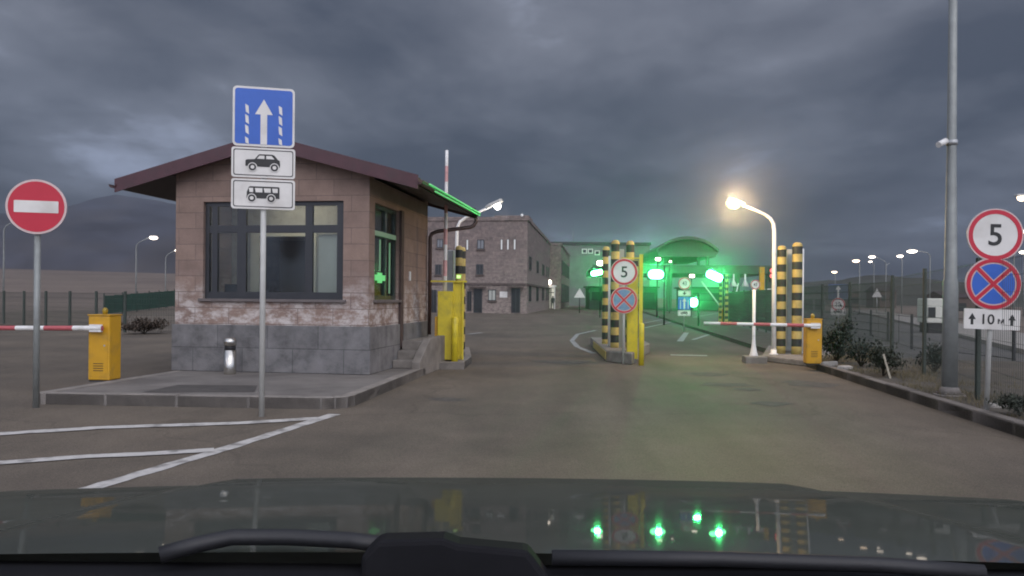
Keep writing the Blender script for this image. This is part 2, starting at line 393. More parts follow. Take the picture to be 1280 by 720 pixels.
DPT = mat('tar_patch', (.088,.078,.066), .9, var=.3, scale=6, bump=.4, bscale=60)
for (px, py, w_, d_) in ((905,481,.55,.35),(932,487,.30,.25),(880,468,.5,.5),(960,505,.35,.3),(700,452,.9,.7),(560,500,.35,.22),(1010,480,.5,.6)):
    cx_, cy_ = G(px,py); n_ = 12
    sheet('asphalt_patch', [(cx_+w_*math.cos(6.283*i/n_)*random.uniform(.6,1.1), cy_+d_*math.sin(6.283*i/n_)*random.uniform(.6,1.1)) for i in range(n_)], .007, DPT)
# painted lines
def line(pts, w, z=.009, m=LINE, ragged=.012):
    b = MB(); L = []; Rr = []
    P2 = []
    for (a, c) in zip(pts, pts[1:]):
        a, c = Vector(a), Vector(c); n = max(2, int((c-a).length/.12))
        P2 += [a + (c-a)*i/n for i in range(n)]
    P2.append(Vector(pts[-1]))
    for i, p in enumerate(P2):
        d = (P2[min(i+1,len(P2)-1)] - P2[max(i-1,0)]).normalized(); q = Vector((-d.y, d.x))
        L.append(b.bm.verts.new((*(p+q*(w/2+random.uniform(-ragged,ragged))), z))); Rr.append(b.bm.verts.new((*(p-q*(w/2+random.uniform(-ragged,ragged))), z)))
    for i in range(len(L)-1): b.face([L[i],L[i+1],Rr[i+1],Rr[i]])
    return struct(b.build('road_marking', m))
line([G(40,632),G(150,601),G(300,556),G(418,518.5)], .15)
line([G(-120,549),G(0,543.5),G(130,535.5),G(300,530),G(398,524)], .20, .013)
line([G(-150,588),G(0,580),G(110,572),G(200,568),G(268,563.5)], .18, .013)
line([G(742,442),G(722,434),G(715,426),G(722,418),G(745,413)], .16, m=LINEF)
line([G(806,410),G(860,398),G(905,390)], .16, m=LINEF)
line([G(805,404),G(850,395)], .16, m=LINEF)
line([G(585,418),G(602,416)], .2, m=LINEF)
line([G(838,444),G(884,445)], .35, m=LINEF)
line([G(866,425),G(905,412)], .16, m=LINEF)
line([G(850,427),G(858,416)], .22, m=LINEF)
line([G(1066,433),G(1118,432)], .25, m=LINEF, z=.012)

# ================================================================== GUARD BOOTH
BR = R(8.3)
bx_, by_ = G(460,468,.15)
W, D, WH = 3.47, 3.9, 3.42
booth = thing('guard_booth', 'small pink stone guard booth with maroon gable roof and grey plinth', 'guard booth', (bx_, by_, .145), -BR)
RX, EZ, RISE = -W/2, 3.13, .72
slope = RISE/(W/2+.9)
under = lambda x: EZ + RISE - abs(x-RX)*slope
WX0, WX1, WZ0, WZ1 = -2.96, -.45, 1.245, 2.905
b = MB()
b.box(-W,0,0,.25,0,WZ0); b.box(-W,WX0,0,.25,WZ0,WZ1); b.box(WX1,0,0,.25,WZ0,WZ1)
b.prism([(-W,WZ1),(0,WZ1),(0,under(0)),(RX,under(RX)),(-W,under(-W))], 0, .25, 'y')
SY0, SY1 = .30, 1.72
b.box(-.25,0,.25,D,0,WZ0); b.box(-.25,0,.25,SY0,WZ0,WZ1); b.box(-.25,0,SY1,D,WZ0,WZ1); b.box(-.25,0,.25,D,WZ1,under(0)-.08)
b.box(-W,-W+.25,.25,D,0,under(-W)-.08); b.box(-W+.25,-.25,D-.25,D,0,under(-W)-.08)
b.prism([(-W,under(-W)-.08),(0,under(-W)-.08),(0,under(0)),(RX,under(RX)),(-W,under(-W))], D-.25, D, 'y')
b.build('wall', TUFF, booth)
b = MB(); pz = .80
b.box(-W-.04,.04,-.04,-.002,0,pz); b.box(.002,.04,-.002,SY1+.02,0,pz-.01); b.box(.002,.04,2.0,D,0,pz-.01); b.box(-W-.04,-W-.002,-.002,D,0,pz)
b.build('plinth', BASALT, booth, bevel=.012)
# window sills and the frame of dark bars
b = MB(); b.box(WX0-.06,WX1+.06,-.06,.1,WZ0-.05,WZ0); b.build('sill', mat('sill_stone', (.14,.12,.115), .8), booth, bevel=.006)
b = MB(); b.box(-.1,.06,SY0-.05,SY1+.05,WZ0-.05,WZ0-.001); b.build('sill', MATS['sill_stone'], booth, bevel=.006)
def framebars(b, a0, a1, z0, z1, lo, hi, xs, zs, w=.055, axis='y'):
    def bx(p0,p1,q0,q1,dd=0):
        if axis == 'y': b.box(p0,p1,lo+dd,hi-dd,q0,q1)
        else: b.box(lo+dd,hi-dd,p0,p1,q0,q1)
    bx(a0,a0+w,z0,z1); bx(a1-w,a1,z0,z1); bx(a0+w,a1-w,z0,z0+w); bx(a0+w,a1-w,z1-w,z1)
    for x,(q0,q1),ww in xs: bx(x-ww/2,x+ww/2,q0,q1,.004)
    for z,(p0,p1),ww in zs: bx(p0,p1,z-ww/2,z+ww/2,.008)
wf = MB()
px2x = lambda px: WX0 + (px-256)/(430-256)*(WX1-WX0)
framebars(wf, WX0, WX1, WZ0, WZ1, .07, .14,
    [(px2x(302),(WZ0,WZ1),.16),(px2x(386),(WZ0,WZ1),.13),(px2x(268),(WZ0,WZ1),.10),(px2x(424),(WZ0,WZ1),.10)],
    [(2.44,(WX0,WX1),.13),(WZ0+.06,(WX0,WX1),.12)], .07)
wfr = wf.build('window', DFRAME, booth, label='wide front window with dark bars and three bays')
b = MB(); b.box(WX0+.03,WX1-.03,.10,.106,WZ0+.03,WZ1-.03); b.build('pane', GLASS, wfr)
wf = MB(); framebars(wf, SY0, SY1, WZ0, WZ1, -.14, -.05, [((SY0+SY1)/2+.1,(WZ0,WZ1),.10)], [(2.40,(SY0,SY1),.13)], .075, 'x')
GFR = mat('glossy_green_tinted_frame', (.04,.06,.05), .25, var=.1)  # green light from the signals tinted into the dark frame colour
wsd = wf.build('window', GFR, booth, label='side window with dark frame and green light put into its colour')
b = MB(); b.box(-.10,-.094,SY0+.03,SY1-.03,WZ0+.03,WZ1-.03); b.build('pane', GLASS, wsd)
# glowing strips added for the signals' green reflections on side window and gutter
b = MB(); b.box(-.045,-.02,SY0+.12,SY1-.75,1.58,1.68); b.box(-.045,-.022,SY0+.28,SY0+.5,1.54,1.72); b.build('green_reflection_bar', L_GREFL, wsd)
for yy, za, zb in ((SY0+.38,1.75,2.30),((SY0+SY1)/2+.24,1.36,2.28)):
    b = MB(); b.box(-.045,-.025,yy,yy+.035,za,zb); b.build('green_reflection_bar', glow('dim_green_reflection', (.03,1,.2), .13), wsd)
b = MB(); b.box(-.045,-.025,SY0+.08,SY1-.08,2.36,2.44); b.build('green_reflection_bar', glow('faint_green_reflection', (.03,1,.2), .07), wsd)
# dark upright joint beside the side window, carried down to the steps
b = MB(); b.box(.003,.05,SY1+.03,SY1+.2,.36,WZ1+.02); b.build('door_jamb', mat('matt_brown_jamb', (.075,.05,.044), .8), booth)
# inside: floor, partition with a doorway, blind, desk
b = MB(); b.box(-W+.25,-.25,.25,D-.25,.3,.36); b.build('inner_floor', WOOD, booth)
b = MB(); b.box(-W+.25,-2.65,1.5,1.6,.36,3.1); b.box(-1.69,-.25,1.5,1.6,.36,3.1); b.box(-2.65,-1.69,1.5,1.6,2.42,3.1); b.build('partition', mat('grey_interior', (.40,.37,.33), .8), booth)
b = MB(); b.box(-2.82,-2.65,1.46,1.499,.36,2.58); b.box(-1.69,-1.52,1.46,1.499,.36,2.58); b.box(-2.65,-1.69,1.46,1.499,2.42,2.58); b.build('door_frame', CREAM, booth)
b = MB(); b.box(-2.62,-1.72,2.3,2.35,.36,2.4); b.build('inner_door', WOOD, booth)
b = MB(); b.box(-.96,-.52,.20,.215,1.30,2.36); b.build('roller_blind', BLIND, booth)
b = MB(); b.box(-2.9,-1.2,.35,.9,1.05,1.1); b.box(-2.85,-2.8,.4,.85,.36,1.05); b.box(-1.3,-1.25,.4,.85,.36,1.05); b.build('desk', WOOD, booth)
b = MB(); b.box(-2.86,-2.50,.55,.6,1.2,1.5); b.box(-2.70,-2.64,.58,.62,1.1,1.25); b.build('monitor', BLACK, booth, bevel=.01)
b = MB(); b.box(-W+.25,-.25,.25,D-.25,3.1,3.13); b.build('inner_ceiling', CREAM, booth)
b = MB(); b.box(-2.3,-1.1,.85,1.0,3.05,3.098); b.build('ceiling_lamp', glow('dim_room_lamp', (1,.9,.72), 10.0), booth)
# roof
ex0, ex1, ey0, ey1, th = -W-.9, .9, -.35, D+.65, .10
b = MB()
pr = [(ex0,EZ),(RX,EZ+RISE),(ex1,EZ),(ex1,EZ+th),(RX,EZ+RISE+th),(ex0,EZ+th)]
b.prism(pr, ey0+.03, ey1-.03, 'y')
rf = b.build('roof', [ROOF], booth)
b = MB()                                        # standing seams
yy = ey0+.3
while yy < ey1-.1:
    b.bar((ex0+.02,yy,EZ+th+.012),(RX,yy,EZ+RISE+th+.012),.025,.03); b.bar((ex1-.02,yy,EZ+th+.012),(RX,yy,EZ+RISE+th+.012),.025,.03); yy += .48
b.build('roof_seam', ROOF, rf)
for yy in (ey0, ey1):                           # barge boards, front and rear
    b = MB(); sgn = -1 if yy == ey0 else 1
    b.prism([(ex0-.02,EZ-.09),(RX,EZ+RISE-.09),(ex1+.02,EZ-.09),(ex1+.02,EZ+th+.035),(RX,EZ+RISE+th+.035),(ex0-.02,EZ+th+.035)], yy, yy-sgn*.028, 'y'); b.build('barge_board', ROOF, rf)
for side in (-1, 1):                            # soffit boards just below the sheeting
    e = ex0+.02 if side < 0 else ex1-.02
    wq = -W-.002 if side < 0 else .002
    b = MB(); b.prism([(e,EZ-.02),(wq,under(wq)-.03),(wq,under(wq)-.006),(e,EZ-.006)], ey0+.03, ey1-.03, 'y'); b.build('soffit', SOFFIT, rf)
for side in (-1, 1):
    b = MB(); gx = (ex0-.05) if side < 0 else (ex1+.05)
    n = 8; arc = [(gx+.065*math.cos(math.pi+math.pi*i/n), EZ+.045+.065*math.sin(math.pi+math.pi*i/n)) for i in range(n+1)]
    arc2 = [(gx+.058*math.cos(math.pi+math.pi*i/n), EZ+.045+.058*math.sin(math.pi+math.pi*i/n)) for i in range(n,-1,-1)]
    b.prism(arc+arc2, ey0-.02, ey1+.02, 'y'); gut = b.build('gutter', BROWN, booth)
    if side > 0:
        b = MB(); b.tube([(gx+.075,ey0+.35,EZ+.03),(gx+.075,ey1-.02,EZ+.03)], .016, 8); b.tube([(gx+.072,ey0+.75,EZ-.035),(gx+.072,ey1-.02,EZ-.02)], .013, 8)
        b.build('green_reflection_strip', L_GREFL, gut, label='thin green reflection along the right-hand gutter, added as a glowing strip')
b = MB(); gx = ex1+.05
b.tube([(gx,ey1-.1,EZ),(gx,ey1-.1,EZ-.16),(gx-.05,ey1-.12,EZ-.25),(gx-.12,ey1-.16,EZ-.29),(.2,D+.02,EZ-.42),(.1,D-.02,EZ-.47),(.07,D-.05,EZ-.55),(.07,D-.06,.5)], .042, 10)
b.build('downpipe', BROWN, booth)
b = MB(); b.box(.002,.03,2.45,2.5,1.62,1.80); b.build('door_bell', WHITE, booth)
# steps up to the side, with a cheek wall that also makes the kerb
b = MB(); b.box(.042,.42,1.25,1.55,0,.15); b.box(.042,.42,1.55,1.85,0,.30); b.box(.042,.42,1.85,3.5,0,.47); b.build('steps', CONC, booth, bevel=.015)
b = MB(); b.prism([(1.15,-.14),(3.6,-.14),(3.6,.52),(1.95,.52),(1.15,.12)], .422, .575, 'x'); b.build('step_cheek', CONC, booth, bevel=.015)

# ================================================================== SIGNS
def rrect(w, h, r, n=5, cx=0, cz=0):
    o = []
    for (sx,sz,a0) in ((1,1,0),(-1,1,90),(-1,-1,180),(1,-1,270)):
        for i in range(n+1):
            a = R(a0+90*i/n); o.append((cx+sx*(w/2-r)+r*math.cos(a), cz+sz*(h/2-r)+r*math.sin(a)))
    return o
def pole(parent, h, r=.033, m=POLEG, z0=0):
    b = MB(); b.lathe([(r,z0),(r,h)], 14); return b.build('pole', m, parent)
def bracket(b, z, w):
    b.box(-w/2,w/2,-.05,-.034,z-.02,z+.02); b.box(-.045,.045,-.034,.045,z-.018,z+.018)
def speed_disc(t, z, r, digits='5', back=-.055, rimw=.16, plate='sign_plate', dsz=1.15):
    b = MB(); b.disc(0,z,r,back,back+.02); b.mi = 1; bracket(b, z+.12*r/.35, .3*r/.35); bracket(b, z-.12*r/.35, .3*r/.35)
    pl = b.build(plate, [SIGNW, BACK], t)
    b = MB(); b.ring(0,z,r*.955,r,back-.0035,back-.0005); b.build('rim', SIGNP, pl)
    b = MB(); b.ring(0,z,r*(.955-rimw),r*.953,back-.0035,back-.0005); b.build('red_ring', SIGNR, pl)
    text(digits, r*dsz*(1 if len(digits) == 1 else .8), 0, z, back-.003, SIGNK, pl, sx=1.0 if len(digits) == 1 else .8, bold=r*.012)
    return pl
def nostop_disc(t, z, r, back=-.055, blue=None):
    b = MB(); b.disc(0,z,r,back,back+.02); b.mi = 1; bracket(b, z+.12*r/.35, .3*r/.35); bracket(b, z-.12*r/.35, .3*r/.35)
    pl = b.build('sign_plate', [SIGNP, BACK], t)
    b = MB(); b.disc(0,z,r*.80,back-.002,back); b.build('pale_field', SIGNP, pl)
    b = MB(); b.ring(0,z,r*.82,r*.955,back-.008,back-.0005); b.build('red_ring', SIGNR, pl)
    b = MB()
    for k in range(4):                           # four blue quarters between the pale edges of the cross
        a0 = R(45+90*k); mid = R(90+90*k); g = r*.15; off = Vector((math.cos(mid), math.sin(mid)))*g
        rr = r*.765; pts = [(off.x, z+off.y)]
        da = math.asin(min(.9, g*.72/rr))
        for i in range(13):
            a = a0+da + (R(90)-2*da)*i/12; pts.append((rr*math.cos(a), z+rr*math.sin(a)))
        b.prism(pts, back-.004, back-.0022, 'y')
    b.build('blue_quarter', blue or SIGNB, pl)
    b = MB()
    for a in (R(45), R(-45)):
        dx, dz = math.cos(a), math.sin(a); q = r*.068; yo = .0 if a > 0 else .001
        b.prism([(dx*r*.83-dz*q, z+dz*r*.83+dx*q),(-dx*r*.83-dz*q, z-dz*r*.83+dx*q),(-dx*r*.83+dz*q, z-dz*r*.83-dx*q),(dx*r*.83+dz*q, z+dz*r*.83-dx*q)], back-.0065-yo, back-.0042, 'y')
    b.build('diagonal_cross', SIGNR, pl)
    return pl
def plate(t, z, w, h, back=-.055, m=None, border=True, rad=.03):
    b = MB(); b.prism(rrect(w,h,rad,5,0,z), back, back+.02, 'y'); b.mi = 1; bracket(b, z, w*.5)
    pl = b.build('sign_plate', [m or SIGNW, BACK], t)
    if border:
        b = MB(); o = rrect(w-.045,h-.045,rad*.8,5,0,z); i = rrect(w-.065,h-.065,rad*.7,5,0,z); n = len(o)
        for a, c in ((back-.003, 1),):
            A = [b.bm.verts.new((x,a,q)) for x,q in o]; Bv = [b.bm.verts.new((x,a,q)) for x,q in i]
            for k in range(n): b.face([A[k],A[(k+1)%n],Bv[(k+1)%n],Bv[k]])
        b.build('border_line', SIGNK, pl)
    return pl
def arrow(b, x, z0, z1, w, hw, hh, y0, y1, up=True):
    if up: b.prism([(x-w/2,z0),(x+w/2,z0),(x+w/2,z1-hh),(x+hw/2,z1-hh),(x,z1),(x-hw/2,z1-hh),(x-w/2,z1-hh)], y0, y1, 'y')
    else: b.prism([(x-w/2,z1),(x+w/2,z1),(x+w/2,z0+hh),(x+hw/2,z0+hh),(x,z0),(x-hw/2,z0+hh),(x-w/2,z0+hh)], y0, y1, 'y')
def car_symbol(pl, z, y, k=1.0, bus=False):
    b = MB()
    if not bus:
        body = [(-.205,-.035),(-.205,.03),(-.19,.042),(-.10,.05),(-.055,.105),(-.04,.11),(.10,.11),(.125,.10),(.165,.05),(.185,.04),(.19,-.01),(.185,-.04)]
    else:
        body = [(-.19,-.045),(-.185,.03),(-.165,.085),(-.15,.095),(.175,.095),(.185,.085),(.185,-.045)]
    b.prism([(x*k,z+q*k) for x,q in body], y-.002, y, 'y')
    s = b.build('vehicle_symbol', SIGNK, pl)
    b = MB()
    if not bus:
        for q in ([(-.075,.055),(-.045,.093),(.01,.093),(.01,.055)],[(.03,.055),(.03,.093),(.09,.093),(.125,.055)]): b.prism([(x*k,z+w*k) for x,w in q], y-.0045, y-.0023, 'y')
    else:
        for x0,x1 in ((-.165,-.115),(-.095,-.01),(.005,.085),(.10,.165)): b.prism([(x*k,z+w*k) for x,w in ((x0+.01,.025),(x0,.075),(x1,.075),(x1,.025))], y-.0045, y-.0023, 'y')
    for x in ((-.125,.125) if not bus else (-.13,.09)): b.disc(x*k, z-.045*k, .053*k, y-.006, y-.0023, 24)
    b.build('symbol_window', SIGNW, s)
    for x in ((-.125,.125) if not bus else (-.13,.09)):
        b = MB(); b.ring(x*k, z-.045*k, .022*k, .043*k, y-.0085, y-.0063, 24); b.build('symbol_wheel', SIGNK, s)

# blue one-way lane sign with two vehicle plates, on the near left
t = thing('road_sign', 'blue lane arrow sign over two white plates with car and bus symbols', 'road sign', (*G(327,521),0), R(14))
Yb = G(327,521)[1]; zc = lambda py, px=327: P(px, py, Yb)[1]
pole(t, zc(184), .033, POLEG)
S = .705
b = MB(); b.prism(rrect(S,S,.05,6,0,zc(147.5)), -.055, -.035, 'y'); b.mi = 1; bracket(b, zc(130), .4); bracket(b, zc(165), .4); bl = b.build('sign_plate', [SIGNW, BACK], t)
b = MB(); b.prism(rrect(S-.05,S-.05,.035,6,0,zc(147.5)), -.058, -.0555, 'y'); b.build('blue_field', SIGNB, bl)
b = MB(); z0 = zc(147.5)-S/2
arrow(b, 0, z0+.025, z0+.56, .075, .20, .18, -.061, -.0585); b.build('arrow_symbol', SIGNW, bl)
for x in (-.19,.19):
    b = MB()
    for k in range(4):
        q = z0+.025+k*.122; h = .095 if k else .075
        b.prism([(x-.015,q+.012),(x+.022,q-.012 if k else q),(x+.015,q+h-.012),(x-.022,q+h+.01)], -.061, -.0585, 'y')
    b.build('dashed_line', SIGNW, bl)
p1 = plate(t, zc(204.5), .725, .355); car_symbol(p1, zc(205.5), -.058)
p2 = plate(t, zc(243.5), .725, .355); car_symbol(p2, zc(244), -.058, 1.0, True)

# no-entry sign far left
t = thing('road_sign', 'round red no entry sign with a white bar, beside the left barrier', 'road sign', (*G(45,510),0), R(16))
Yb = G(45,510)[1]; zz = P(46,259,Yb)[1]
pole(t, zz-.28, .038, POLED)
b = MB(); b.disc(0,zz,.345,-.06,-.04); b.mi = 1; bracket(b, zz+.1, .3); bracket(b, zz-.1, .3); pl = b.build('sign_plate', [SIGNP, BACK], t)
b = MB(); b.disc(0,zz,.318,-.0625,-.0603); b.build('red_field', SIGNR, pl)
b = MB(); b.prism(rrect(.50,.15,.01,3,0,zz), -.0655, -.063, 'y'); b.build('white_bar', SIGNW, pl)

# 5 km/h, no stopping and 10 m plate on the right
Yb = G(1233,513,.13)[1]
t = thing('road_sign', 'round 5 sign over a no stopping disc and a 10 m arrow plate', 'road sign', (*G(1233,513,.13),.13), -R(8), tilt=R(1.6))
zq = lambda py: P(1237, py, Yb)[1]-.13
pole(t, zq(294), .03, POLEG)
speed_disc(t, zq(294), .318); nostop_disc(t, zq(355), .318)
pl = plate(t, zq(399), .63, .245, border=False, rad=.012)
for x in (-.225,.225):
    b = MB(); arrow(b, x, zq(399)-.07, zq(399)+.07, .03, .085, .075, -.058, -.0555); b.build('arrow_symbol', SIGNK, pl)
text('10', .17, -.04, zq(399), -.0575, SIGNK, pl, bold=.002); text('м', .105, .10, zq(399)-.022, -.0575, SIGNK, pl, name='letter', bold=.002)

# 5 km/h and no stopping on the middle island
Yb = G(779,455)[1]
t = thing('road_sign', 'small 5 sign and no stopping disc in front of the middle yellow cabinet', 'road sign', (*G(779,455),0), -R(4))
pole(t, P(779,340,Yb)[1], .026, POLEG)
speed_disc(t, P(779,340,Yb)[1], .30)
nostop_disc(t, P(779,375,Yb)[1], .30, blue=mat('faded_blue_sign', (.16,.26,.40), .4, var=.25, scale=9))

# sign clusters in the second lane row
def cluster(px, base, Y, label, ztop, digits='43', back=False, s=1.0):
    x, _ = P(px, 400, Y); t = thing('road_sign', label, 'road sign', (x, Y, 0), -R(3))
    pole(t, ztop, .03*s, STEEL)
    speed_disc(t, ztop-.08*s, .28*s, digits)
    p = plate(t, ztop-.52*s, .56*s, .24*s); b = MB(); arrow(b, 0, ztop-.60*s, ztop-.44*s, .06*s, .2*s, .1*s, -.058, -.0555, up=False); b.build('arrow_symbol', SIGNK, p)
    p = plate(t, ztop-.96*s, .56*s, .56*s, m=SIGNB, border=False); b = MB(); arrow(b, 0, ztop-1.2*s, ztop-.72*s, .07*s, .18*s, .16*s, -.058, -.0555)
    for xx in (-.17*s,.17*s): b.box(xx-.015*s,xx+.015*s,-.058,-.0555,ztop-1.2*s,ztop-.82*s)
    b.build('arrow_symbol', SIGNW, p)
    p = plate(t, ztop-1.40*s, .56*s, .24*s); car_symbol(p, ztop-1.40*s, -.058, .8*s)
    return t
Yc = 35.5
cluster(855, 415, Yc, 'stacked signs and lane arrow plate standing left of the lowest green signal', P(855,352,Yc)[1], '43')
Yc = 46
cluster(943.5, 415, Yc, 'stacked round and blue arrow signs behind the white flared post', P(943,354,Yc)[1], '43', s=1.0)
# blue arrow sign with a 10 disc beyond the right fence
Yb = 30.0; x,_ = P(1047,400,Yb); t = thing('road_sign', 'grey-looking lane sign with round 10 disc beyond the right fence', 'road sign', (x,Yb,0), -R(6))
zt = lambda py: P(1047,py,Yb)[1]
pole(t, zt(362), .035, STEEL)
p = plate(t, zt(365), .72, .60, m=mat('unlit_blue_sign', (.04,.06,.12), .5), border=False); b = MB(); arrow(b, 0, zt(365)-.26, zt(365)+.25, .07, .2, .16, -.058, -.0555); b.build('arrow_symbol', SIGNW, p)
speed_disc(t, zt(380.5), .25, '10', dsz=1.3)
p = plate(t, zt(389.5), .52, .25); car_symbol(p, zt(389.5), -.058, .8)
# small triangles
def triangle(px, py, Y, label, base=True, size=.75, ph=None):
    x, z = P(px, py, Y); t = thing('road_sign', label, 'road sign', (x,Y,0), -R(4), 'small triangular warning signs')
    pole(t, z, .045, STEEL if ph is None else BLACK)
    b = MB(); b.prism([(-size/2,z-size*.43),(size/2,z-size*.43),(0,z+size*.43)], -.07, -.048, 'y'); p = b.build('sign_plate', SIGNW, t)
triangle(724.5, 366, 78, 'white triangular sign on a thick black post before the stone building', ph=1, size=1.1)
triangle(912, 371, 88, 'pale triangular sign standing by the dark canopy column', size=1.1)
triangle(1096, 366, 80, 'pale triangular sign beside the far road on the right', size=1.0)

# ================================================================== BARRIERS
def boom(parent, length, first_red=True, r=.045, n=6, red=None):
    b = MB(); seg = length/n
    prof = [(r,0)]; cols = []
    for i in range(n):
        prof += [(r*(1-.25*(i+1)/n), seg*(i+1))]; cols.append(i % 2 if first_red else (i+1) % 2)
    b.lathe(prof, 12, axis='x', cols=cols)
    return b.build('boom', [WHITE, red or REDB], parent)
def cabinet_barrier(label, x, y, z, rz, w, d, h, length, zboom, drop=0, beacon=True, n=8):
    t = thing('barrier', label, 'barrier', (x,y,z), rz, 'orange-yellow cabinet barriers')
    b = MB(); b.box(-w/2,w/2,-d/2,d/2,.02,h); c = b.build('cabinet', YEL, t, bevel=.02)
    b = MB(); b.box(-w/2+.03,w/2-.03,-d/2-.006,-d/2-.001,.08,h-.22); b.build('access_panel', YEL, c, bevel=.004)
    b = MB(); b.box(-w/2+.015,w/2-.015,-d/2+.01,d/2-.01,0,.022); b.build('foot', SBLK, c)
    b = MB(); b.disc(w/2-.075, h*.55, .014, -d/2-.012, -d/2-.0065, 14); b.build('lock', STEEL, c)
    for k in range(4):
        b = MB(); b.box(-w/2+.09,w/2-.09,-d/2-.010,-d/2-.0065,.16+.035*k,.17+.035*k); b.build('vent_slot', BLACK, c)
    b = MB(); b.box(-w/2-.008,w/2+.008,-d/2-.008,d/2+.008,h+.001,h+.02); b.build('top_cover', YEL, c, bevel=.005)
    b = MB(); b.disc(0, zboom, .05, -d/2-.05, -d/2-.001, 20); b.box(-.09,.09,-d/2-.10,-d/2-.051,zboom-.055,zboom+.055); b.build('boom_hub', WHITE, t)
    bo = boom(t, length, r=.038, n=n); bo.location = (.10, -d/2-.075, zboom); bo.rotation_euler = (0, math.pi+drop, 0)
    if beacon:
        b = MB(); b.lathe([(.035,h+.021),(.035,h+.05),(.04,h+.06),(.04,h+.09),(.02,h+.12)], 16); b.build('beacon', mat('amber_beacon', (.35,.24,.02), .3), t)
    return t
x, y = G(123,477,.15)
cabinet_barrier('orange-yellow barrier cabinet on the booth island, boom lowered to the left', x, y+.18, .145, R(-5), .335, .31, .98, 3.6, .80, -.01)
x, y = G(1020,455,.15)
cabinet_barrier('orange-yellow barrier cabinet on the right kerb, boom lowered over the lane', x, y+.2, .13, R(-6.3), .31, .28, .92, 2.33, .80, .012, n=7)

def bollard(label, x, y, z, h, r=.065):
    b = MB(); b.lathe([(r,z),(r,z+h-.03),(r*.7,z+h)], 18); o = b.build('yellow_bollard', LEMON)
    # origin at the foot
    o.data.transform(Matrix.Translation((0,0,-z))); o.location = (x,y,z)
    return tag(o, label, 'bollard', 'slim yellow bollards')
bollard('slim yellow bollard before the yellow cabinet beside the booth', *G(568,461), 0, 1.05, .07)
bollard('slim yellow bollard before the tall cabinet on the middle island', *G(801.5,457), 0, .92, .058)

# yellow equipment cabinet and raised boom next to the booth
Y0 = 16.5
def rect_px(x0,x1,y0,y1,Y):                     # picture measurements into metres, relative to depth Y
    a, zt_ = P(x0,y0,Y); c, zb = P(x1,y1,Y); return a, c, zb, zt_
t = thing('raised_barrier', 'yellow barrier cabinet beside the booth with its red and white boom raised', 'barrier', (-1.35, Y0, .145), 0)
def loc(v): return v+1.35
a,c,zb,zt_ = rect_px(548,566,364,440,Y0); zb=.42-.145; zt_ -= .145
b = MB(); b.prism([(loc(a)+.06,.02),(loc(c),.02),(loc(c),zt_),(loc(a),zt_),(loc(a),.38),(loc(a)+.06,.30)], -.15, .2, 'y'); cb_ = b.build('cabinet', LEMON, t, bevel=.012)
a2,c2,_,zt2 = rect_px(566.5,580,352,440,Y0)
b = MB(); b.box(loc(a2),loc(c2)-.01,-.02,.02,.02,zt2-.145); b.build('side_panel', LEMON, t, bevel=.006)
b = MB(); b.box(loc(a2)+.005,loc(a2)+.035,-.07,-.022,.02,zt2-.12); b.box(loc(c2)-.045,loc(c2)-.015,-.07,-.022,.02,zt2-.12)
zbar = P(560,352,Y0)[1]-.145; b.box(loc(P(539,352,Y0)[0]),loc(P(584,352,Y0)[0]),-.10,-.072,zbar-.015,zbar+.02); b.build('frame', LEMON, t)
b = MB(); xg,zg = P(573.5,346,Y0); b.box(loc(xg)-.05,loc(xg)+.06,-.13,-.075,zg-.145-.05,zg-.145+.05); sg = b.build('signal_box', mat('yellow_green_box', (.4,.6,.05), .4), t, bevel=.01)
b = MB(); b.box(loc(xg)-.035,loc(xg)+.045,-.137,-.131,zg-.145-.035,zg-.145+.03); b.build('lens', glow('lime_lens', (.6,1,.25), 1.2), sg)
bo = boom(t, P(556,187,Y0)[1]-zt_-.145, r=.042, n=9, red=REDP); bo.location = (loc(P(556.5,300,Y0)[0]), .03, zt_-.01); bo.rotation_euler = (0,-R(90)+R(.3),0)
b = MB(); b.box(loc(a)-.06,loc(a)-.005,-.1,.15,.3,.9); b.build('side_box', YEL, t, bevel=.01)

# tall yellow cabinet on the middle island
Y0 = 17.9; x0 = P(792,400,Y0)[0]
t = thing('yellow_cabinet', 'tall yellow equipment cabinet with a side rail on the middle island', 'cabinet', (x0, Y0, .0), -YAW)
q = lambda px: P(px,400,Y0)[0]-x0
zt_ = P(792,322,Y0)[1]
b = MB(); b.box(q(784),q(797.5),0,.42,.10,zt_-.06); b.build('cabinet', LEMON, t, bevel=.012)
b = MB(); b.box(q(784)+.03,q(797.5)-.03,-.006,-.001,.6,zt_-.3); b.build('door_panel', LEMON, t, bevel=.003)
b = MB(); b.box(q(798.5),q(803),-.05,0,.05,P(801,318,Y0)[1]); b.box(q(776),q(803),-.06,-.052,zt_-.03,zt_); b.build('side_rail', LEMON, t)
b = MB(); b.box(q(787),q(797),-.03,-.002,zt_-.20,zt_-.07); b.build('dark_label_box', BLACK, t)
b = MB(); b.box(q(785),q(797),-.02,.44,0,.10); b.build('base', CONC, t)

# concrete base of the middle island
b = MB(); cp = [G(757,452),G(790,456.5),G(812,441),G(800,433),G(738,432)]
b.prism(cp, 0, .26); struct(b.build('island_base', CONC, bevel=.03))
b = MB(); pa, pb = Vector(G(742,437)), Vector(G(757.5,452.5)); nn = Vector((-(pb-pa).y,(pb-pa).x)).normalized()*-.012
b.prism([tuple(pa),tuple(pb),tuple(pb+nn),tuple(pa+nn)], .06, .235); b.build('painted_edge', mat('faded_yellow_edge', (.42,.33,.09), .7, var=.3, dirt=(.2,.17,.12), dscale=6))
bpy.data.objects['painted_edge']['kind'] = 'structure'

